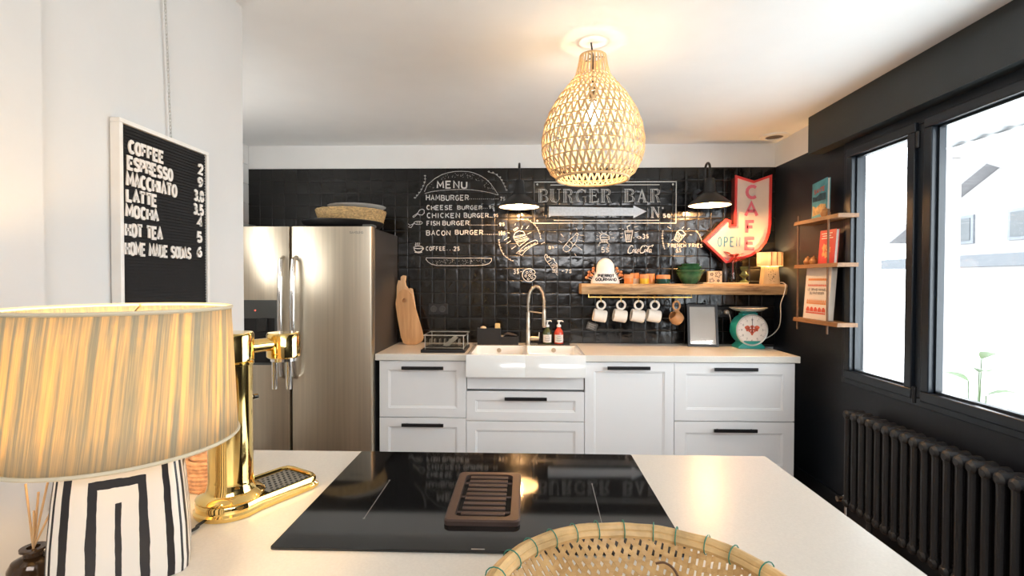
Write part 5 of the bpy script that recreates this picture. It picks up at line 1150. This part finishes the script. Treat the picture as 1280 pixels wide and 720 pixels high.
point('table_lamp_light', (lx, LY, 1.285), 10, (1, .64, .30), .028, t)
def stripe_mat():
    m, tt, p, N, L = nt('striped_glaze'); uv = N('ShaderNodeUVMap'); sp = N('ShaderNodeSeparateXYZ'); L(uv.outputs[0], sp.inputs[0])
    def mth(op, a, b_=None):
        n = N('ShaderNodeMath'); n.operation = op
        for i, q in enumerate((a, b_)):
            if q is None: continue
            if isinstance(q, (int, float)): n.inputs[i].default_value = q
            else: L(q, n.inputs[i])
        return n.outputs[0]
    au = mth('ABSOLUTE', sp.outputs[0]); e = mth('SUBTRACT', 1.0, au); tp = mth('MULTIPLY', mth('SUBTRACT', 1.0, sp.outputs[1]), 2.35)
    nz = N('ShaderNodeTexNoise'); nz.inputs['Scale'].default_value = 5; L(uv.outputs[0], nz.inputs['Vector']); wob = mth('MULTIPLY', mth('SUBTRACT', nz.outputs[0], .5), .05)
    lv = mth('ADD', mth('MINIMUM', e, tp), wob); fr_ = mth('FRACT', mth('MULTIPLY', mth('SUBTRACT', lv, .17), 2.55)); k = mth('LESS_THAN', fr_, .36); k2 = mth('MULTIPLY', k, mth('GREATER_THAN', lv, .17))
    ed = mth('LESS_THAN', e, .035); k3 = mth('MAXIMUM', k2, ed)
    mx = N('ShaderNodeMix'); mx.data_type = 'RGBA'; L(k3, mx.inputs['Factor']); mx.inputs['A'].default_value = (.76, .71, .64, 1); mx.inputs['B'].default_value = (.012, .010, .012, 1); L(mx.outputs['Result'], p.inputs['Base Color']); p.inputs['Roughness'].default_value = .4; return m
b = BM(); uvl = b.loops.layers.uv.new('UVMap'); Hb = .235; rot = math.radians(33); cr, sr = math.cos(rot), math.sin(rot)
prof = [(.096, 0), (.097, .02), (.0945, .08), (.089, .15), (.083, .205), (.078, .223), (.067, .232), (.042, .235)]; sd_ = 8; rows = []
for hw, z in prof:
    row_ = []
    for side in range(4):
        for k in range(sd_):
            f = -1+2*k/sd_; rd = .93; 
            px_, py_ = (f, -1) if side == 0 else (1, f) if side == 1 else (-f, 1) if side == 2 else (-1, -f)
            l = (abs(px_)**7+abs(py_)**7)**(1/7); X, Y = hw*px_/l, hw*.86*py_/l
            row_.append(b.verts.new((lx+X*cr-Y*sr, LY+X*sr+Y*cr, IZ+.0005+z)))
    rows.append(row_)
n = 4*sd_
for j in range(len(prof)-1):
    for i in range(n):
        f = b.faces.new((rows[j][i], rows[j][(i+1) % n], rows[j+1][(i+1) % n], rows[j+1][i])); k = i % sd_
        for lp, (a, bb) in zip(f.loops, ((k, j), (k+1, j), (k+1, j+1), (k, j+1))): lp[uvl].uv = (-1+2*a/sd_, min(1, prof[bb][1]/Hb))
f = b.faces.new(rows[-1]); 
for lp in f.loops: lp[uvl].uv = (.9, .985)
b.faces.new(rows[0][::-1]); part(t, 'base', b, stripe_mat(), 'cream ceramic base with nested black stripes', ang=1.2)
# reed diffuser
dq = Vector((-.818, .795, IZ)); t = thing('reed_diffuser', 'small dark glass reed diffuser at the lower left corner', 'reed diffuser', dq)
part(t, 'bottle', lat([(0, .0005), (.030, .0005), (.033, .004), (.033, .030), (.028, .040), (.014, .047), (.012, .054), (.018, .056), (.018, .060), (.009, .060), (.009, .045), (0, .044)], 28, dq), mat('amber_dark_glass', (.05, .025, .01), .08, .3, spec=.7))
for k, (dx, dy, h) in enumerate(((-.012, .0, .165), (.006, .004, .15), (.026, .0, .168), (.046, .01, .165), (.012, -.01, .125))):
    part(t, 'reed', tb([dq+Vector((-dx*.12, -dy*.12, .045)), dq+Vector((dx, dy, h))], .0016, 6), mat('reed_tan', (.62, .38, .18), .8))
# bamboo basket
BR, BZr, BX, BY, BD = .198, 1.032, .150, .588, .105
BAM = wood('bamboo_strip', (.38, .21, .07), (.64, .41, .17), 0, 22, .5, .1); RIMB = mat('bamboo_rim', (.66, .44, .20), .5, var=.25, sc=30, bump=.15, bsc=60)
t = thing('bamboo_basket', 'round shallow woven bamboo basket in the front of the island', 'basket', (BX, BY, IZ))
def dz_(x, y):
    r2 = (x*x+y*y)/(BR*BR); return IZ+.004+BD*min(1.05, r2**1.35)
b = BM(); spc = .0104; wv = .0036; nst = int(BR/spc)
for d in (0, 1):
    ca, sa = math.cos(PI/4+.2+d*PI/2), math.sin(PI/4+.2+d*PI/2)
    for i in range(-nst, nst+1):
        o = i*spc; ch = math.sqrt(max(0, (BR-.004)**2-o*o)); 
        if ch < .02: continue
        N_ = max(4, int(2*ch/(spc/2))); pts = []; wvs = []; tvs = []
        for k in range(N_+1):
            s = -ch+2*ch*k/N_; x, y = ca*s-sa*o, sa*s+ca*o; z = dz_(x, y)+.0013*math.cos(PI*(s/spc)+PI*i+PI*d)
            pts.append((BX+x, BY+y, z)); h_ = 1e-3; nx, ny = -(dz_(x+h_, y)-dz_(x-h_, y))/(2*h_), -(dz_(x, y+h_)-dz_(x, y-h_))/(2*h_); nn = Vector((nx, ny, 1)).normalized(); tg = Vector((ca, sa, -(nx*ca+ny*sa))).normalized(); wvs.append(nn.cross(tg)*wv); tvs.append(nn*.0005)
        strip(b, pts, wvs, tvs)
part(t, 'woven_body', b, BAM, 'woven bamboo strips with gaps', smooth=False)
b = BM()
for rr, z, r_ in ((BR-.002, BZr-.006, .0075), (BR+.006, BZr-.008, .008), (BR+.001, BZr+.002, .0065), (BR+.009, BZr-.0, .005)):
    tube(b, [(BX+(rr+.0015*noise.noise((a*.3, rr*90, z*50)))*math.cos(a*2*PI/80), BY+rr*math.sin(a*2*PI/80), z+.002*noise.noise((a*.4, 3, rr*100))) for a in range(80)], [r_*(1+.15*noise.noise((a*.5, rr*70, 1))) for a in range(80)], 8, True)
part(t, 'rim', b, RIMB, 'thick bamboo rim')
b = BM()
for k in range(30):
    a = k*2*PI/30+.07+random.uniform(-.02, .02); cx_, cy_ = math.cos(a), math.sin(a); R0 = BR+.0025
    tube(b, [(BX+cx_*(R0+.0150*math.cos(p)), BY+cy_*(R0+.0150*math.cos(p)), BZr-.003+.0135*math.sin(p)) for p in [q_*2*PI/14 for q_ in range(14)]], .0009, 5, True)
part(t, 'tie', b, mat('tie_green', (.03, .22, .15), .5), 'thin green ties', kind='stuff')
pc = Vector((.208, .662, 0)); pc.z = dz_(pc.x-BX, pc.y-BY)+.005
t = thing('green_pear', 'green pear with curved brown stem lying in the bamboo basket', 'pear', pc)
part(t, 'flesh', lat([(0, 0), (.018, .002), (.030, .014), (.032, .028), (.026, .046), (.017, .062), (.012, .074), (.006, .080), (0, .081)], 28, pc), mat('pear_green', (.40, .44, .10), .35, var=.2, sc=30))
part(t, 'stem', tb(smooth_path([pc+Vector((0, 0, .078)), pc+Vector((-.008, .004, .094)), pc+Vector((-.020, .006, .102)), pc+Vector((-.032, .006, .101))]), .0017, 6), mat('stem_brown', (.12, .06, .03), .7))
# ------------------------------------------------------------------ letter board on the left wall
LX = -1.1; ly0, ly1, lz0, lz1 = 1.318, 1.697, 1.285, 1.864
t = thing('letter_board', 'black felt letter board menu hanging on the white wall by a chain', 'letter board', (-1.115, 1.5, lz0))
b = BM(); e = .012
for (a, c, p, q) in ((ly0, ly1, lz0, lz0+e), (ly0, ly1, lz1-e, lz1), (ly0, ly0+e, lz0+e, lz1-e), (ly1-e, ly1, lz0+e, lz1-e)): box(b, -1.128, LX, a, c, p, q)
part(t, 'frame', b, mat('frame_white', (.80, .77, .72), .4), 'white frame', smooth=False, bevel=.0015)
b = BM(); n = int((lz1-lz0-2*e)/.0095); box(b, -1.126, LX-.009, ly0+e, ly1-e, lz0+e, lz1-e)
for k in range(n): z = lz0+e+.002+k*.0095; box(b, LX-.0095, LX-.006, ly0+e+.0005, ly1-e-.0005, z, z+.006)
part(t, 'felt', b, mat('black_felt', (.014, .013, .013), .95), 'black grooved felt', smooth=False)
LXX = LX-.0055; LWH = mat('letter_white', (.82, .76, .70), .5)
def lm(u, v, d): return (LXX+d, u, v)
def zl(zx, zy): return at(130+zx/2.882, 140+zy/2.882, 0, LXX)
for s, x0, x1, yt, yb_, gp, wd in (('COFFEE', 85, 212, 102, 143, .35, .0085), ('ESPRESSO', 81, 243, 160, 202, .35, .0085), ('MACCHIATO', 77, 258, 218, 262, .35, .0085), ('LATTE', 77, 188, 278, 318, .35, .0085), ('MOCHA', 74, 192, 335, 374, .35, .0085), ('HOT TEA', 72, 206, 402, 444, .35, .0085), ('HOME MADE SODAS', 70, 310, 470, 512, .35, .0072)):
    a = zl(x0, yb_); c = zl(x0, yt); d = zl(x1, yb_); b = BM(); text(b, s, a.y+.004, d.y, a.z, c.z, wd, lm, .003, gp); part(t, 'item_lettering', b, LWH, 'white letters reading '+s, smooth=False)
for s, x0, x1, yt, yb_ in (('2', 337, 354, 188, 220), ('9', 336, 353, 236, 267), ('3,8', 322, 356, 281, 315), ('3,5', 320, 355, 331, 364), ('4', 334, 351, 378, 410), ('5', 333, 350, 433, 466), ('6', 333, 350, 486, 519)):
    a = zl(x0, yb_); c = zl(x0, yt); d = zl(x1, yb_); b = BM(); text(b, s, a.y+.002, d.y, a.z, c.z, .0085, lm, .003, .35); part(t, 'price_lettering', b, LWH, 'white price '+s, smooth=False)
b = BM(); za, zb3 = lz1+.004, ZC-.004; n = int((zb3-za)/.011)
for k in range(n+1):
    z = za+(zb3-za)*k/n; y = 1.537-.03*(z-za)/(zb3-za); h = .008
    if k % 2: P = [(-1.118+.0035*math.cos(a), y, z+h*math.sin(a)) for a in [q_*2*PI/12 for q_ in range(12)]]
    else: P = [(-1.118, y+.0035*math.cos(a), z+h*math.sin(a)) for a in [q_*2*PI/12 for q_ in range(12)]]
    tube(b, P, .0011, 5, True)
solo('hanging_chain', 'thin pale chain from the ceiling down to the letter board', 'chain', b, mat('chain_white', (.62, .61, .58), .35, .5), (-1.118, 1.52, lz1))
# ------------------------------------------------------------------ rattan pendant
PX, PY = .300, 2.28; RAT = wood('rattan', (.52, .34, .16), (.76, .56, .32), 2, 20, .55, .1)
pv = lambda px, py: at(px, py, 1, PY)
prof_px = [(722.5, 70), (725, 70), (723, 82), (719, 97), (711, 107), (699, 122), (688, 140), (681, 158), (678, 176), (678.5, 192), (682, 204), (689, 216), (697, 223)]
prof = [(PX-pv(x, 0).x if False else pv(741.5, 0).x-pv(x, 0).x, pv(741, y).z) for x, y in prof_px[1:]]
PX = pv(741.5, 0).x
def rad(z):
    for (r0, z0), (r1, z1) in zip(prof, prof[1:]):
        if z1 <= z <= z0: f = (z0-z)/(z0-z1); return r0+(r1-r0)*f
    return prof[0][0] if z > prof[0][1] else prof[-1][0]
ztop, zbot = prof[0][1], prof[-1][1]
t = thing('pendant_lamp', 'gourd-shaped woven rattan pendant lamp hanging from the ceiling', 'pendant lamp', (PX, PY, ztop))
ringz = [pv(741, y).z for y in (97, 104, 110, 120, 130, 143, 157, 172, 187, 202, 216, 223)]
b = BM()
for i, (z0, z1) in enumerate(zip(ringz, ringz[1:])):
    r0, r1 = rad(z0), rad(z1); nz_ = 42 if i > 1 else 32
    for k in range(nz_):
        for sgn in (-1, 1):
            a0 = 2*PI*(k+(0 if sgn < 0 else 1)+.31*i)/nz_; a1 = 2*PI*(k+.5+.31*i)/nz_; pts = []; wvs = []; tvs = []
            for s in range(4):
                f = s/3; a = a0+(a1-a0)*f; z = z0+(z1-z0)*f; rr = rad(z)+.0016*sgn; pts.append((PX+rr*math.cos(a), PY+rr*math.sin(a), z)); wvs.append(Vector((-math.sin(a), math.cos(a), 0))*(.0047 if i > 2 else .0034)); tvs.append(Vector((math.cos(a), math.sin(a), .0))*.0008)
            strip(b, pts, wvs, tvs)
part(t, 'woven_shade', b, RAT, 'open zigzag rattan weave', smooth=False)
b = BM()
for z in ringz: rr = rad(z)+.001; tube(b, [(PX+rr*math.cos(a*2*PI/64), PY+rr*math.sin(a*2*PI/64), z) for a in range(64)], .0030, 6, True)
part(t, 'hoop', b, RAT)
b = BM(); rr = rad(zbot); tube(b, [(PX+rr*math.cos(a*2*PI/64), PY+rr*math.sin(a*2*PI/64), zbot-.004) for a in range(64)], .006, 8, True); part(t, 'bottom_rim', b, RAT)
b = BM(); zn = ringz[0]
for k in range(28):
    a = 2*PI*k/28; pts = []; 
    for s in range(5): z = ztop+(zn-ztop)*s/4; rr = rad(z); pts.append((PX+rr*math.cos(a), PY+rr*math.sin(a), z))
    strip(b, pts, [Vector((-math.sin(a), math.cos(a), 0))*.0042]*5, [Vector((math.cos(a), math.sin(a), 0))*.001]*5)
part(t, 'neck', b, RAT, 'close upright rattan strips', smooth=False)
part(t, 'top_ring', lat([(rad(ztop)-.008, ztop-.006), (rad(ztop)+.001, ztop-.006), (rad(ztop)+.001, ztop), (rad(ztop)-.008, ztop)], 40, (PX, PY, 0), True), RAT)
b = BM()
for k in range(3): a = k*2*PI/3; tube(b, [(PX, PY, ztop-.004), (PX+(rad(ztop)-.004)*math.cos(a), PY+(rad(ztop)-.004)*math.sin(a), ztop-.004)], .0025, 6)
part(t, 'spoke', b, BLACKP)
part(t, 'cord', tb(smooth_path([(PX, PY, ztop-.22), (PX, PY, ztop-.02), (PX-.002, PY, ztop+.012), (PX-.008, PY, ZC-.002)]), .004, 8), BLACKP)
zb4 = pv(741, 140).z
part(t, 'bulb', lat([(0, -.055), (.02, -.05), (.032, -.028), (.03, 0), (.017, .03), (.014, .045), (0, .045)], 22, (PX, PY, zb4)), bulb_mat('warm_bulb_pendant', (1, .82, .55), 14), 'glowing bulb')
part(t, 'bulb_holder', tb([(PX, PY, zb4+.045), (PX, PY, zb4+.11)], .018, 16), BLACKP)
point('pendant_light', (PX, PY, zb4-.005), 13, (1, .74, .45), .026, t)
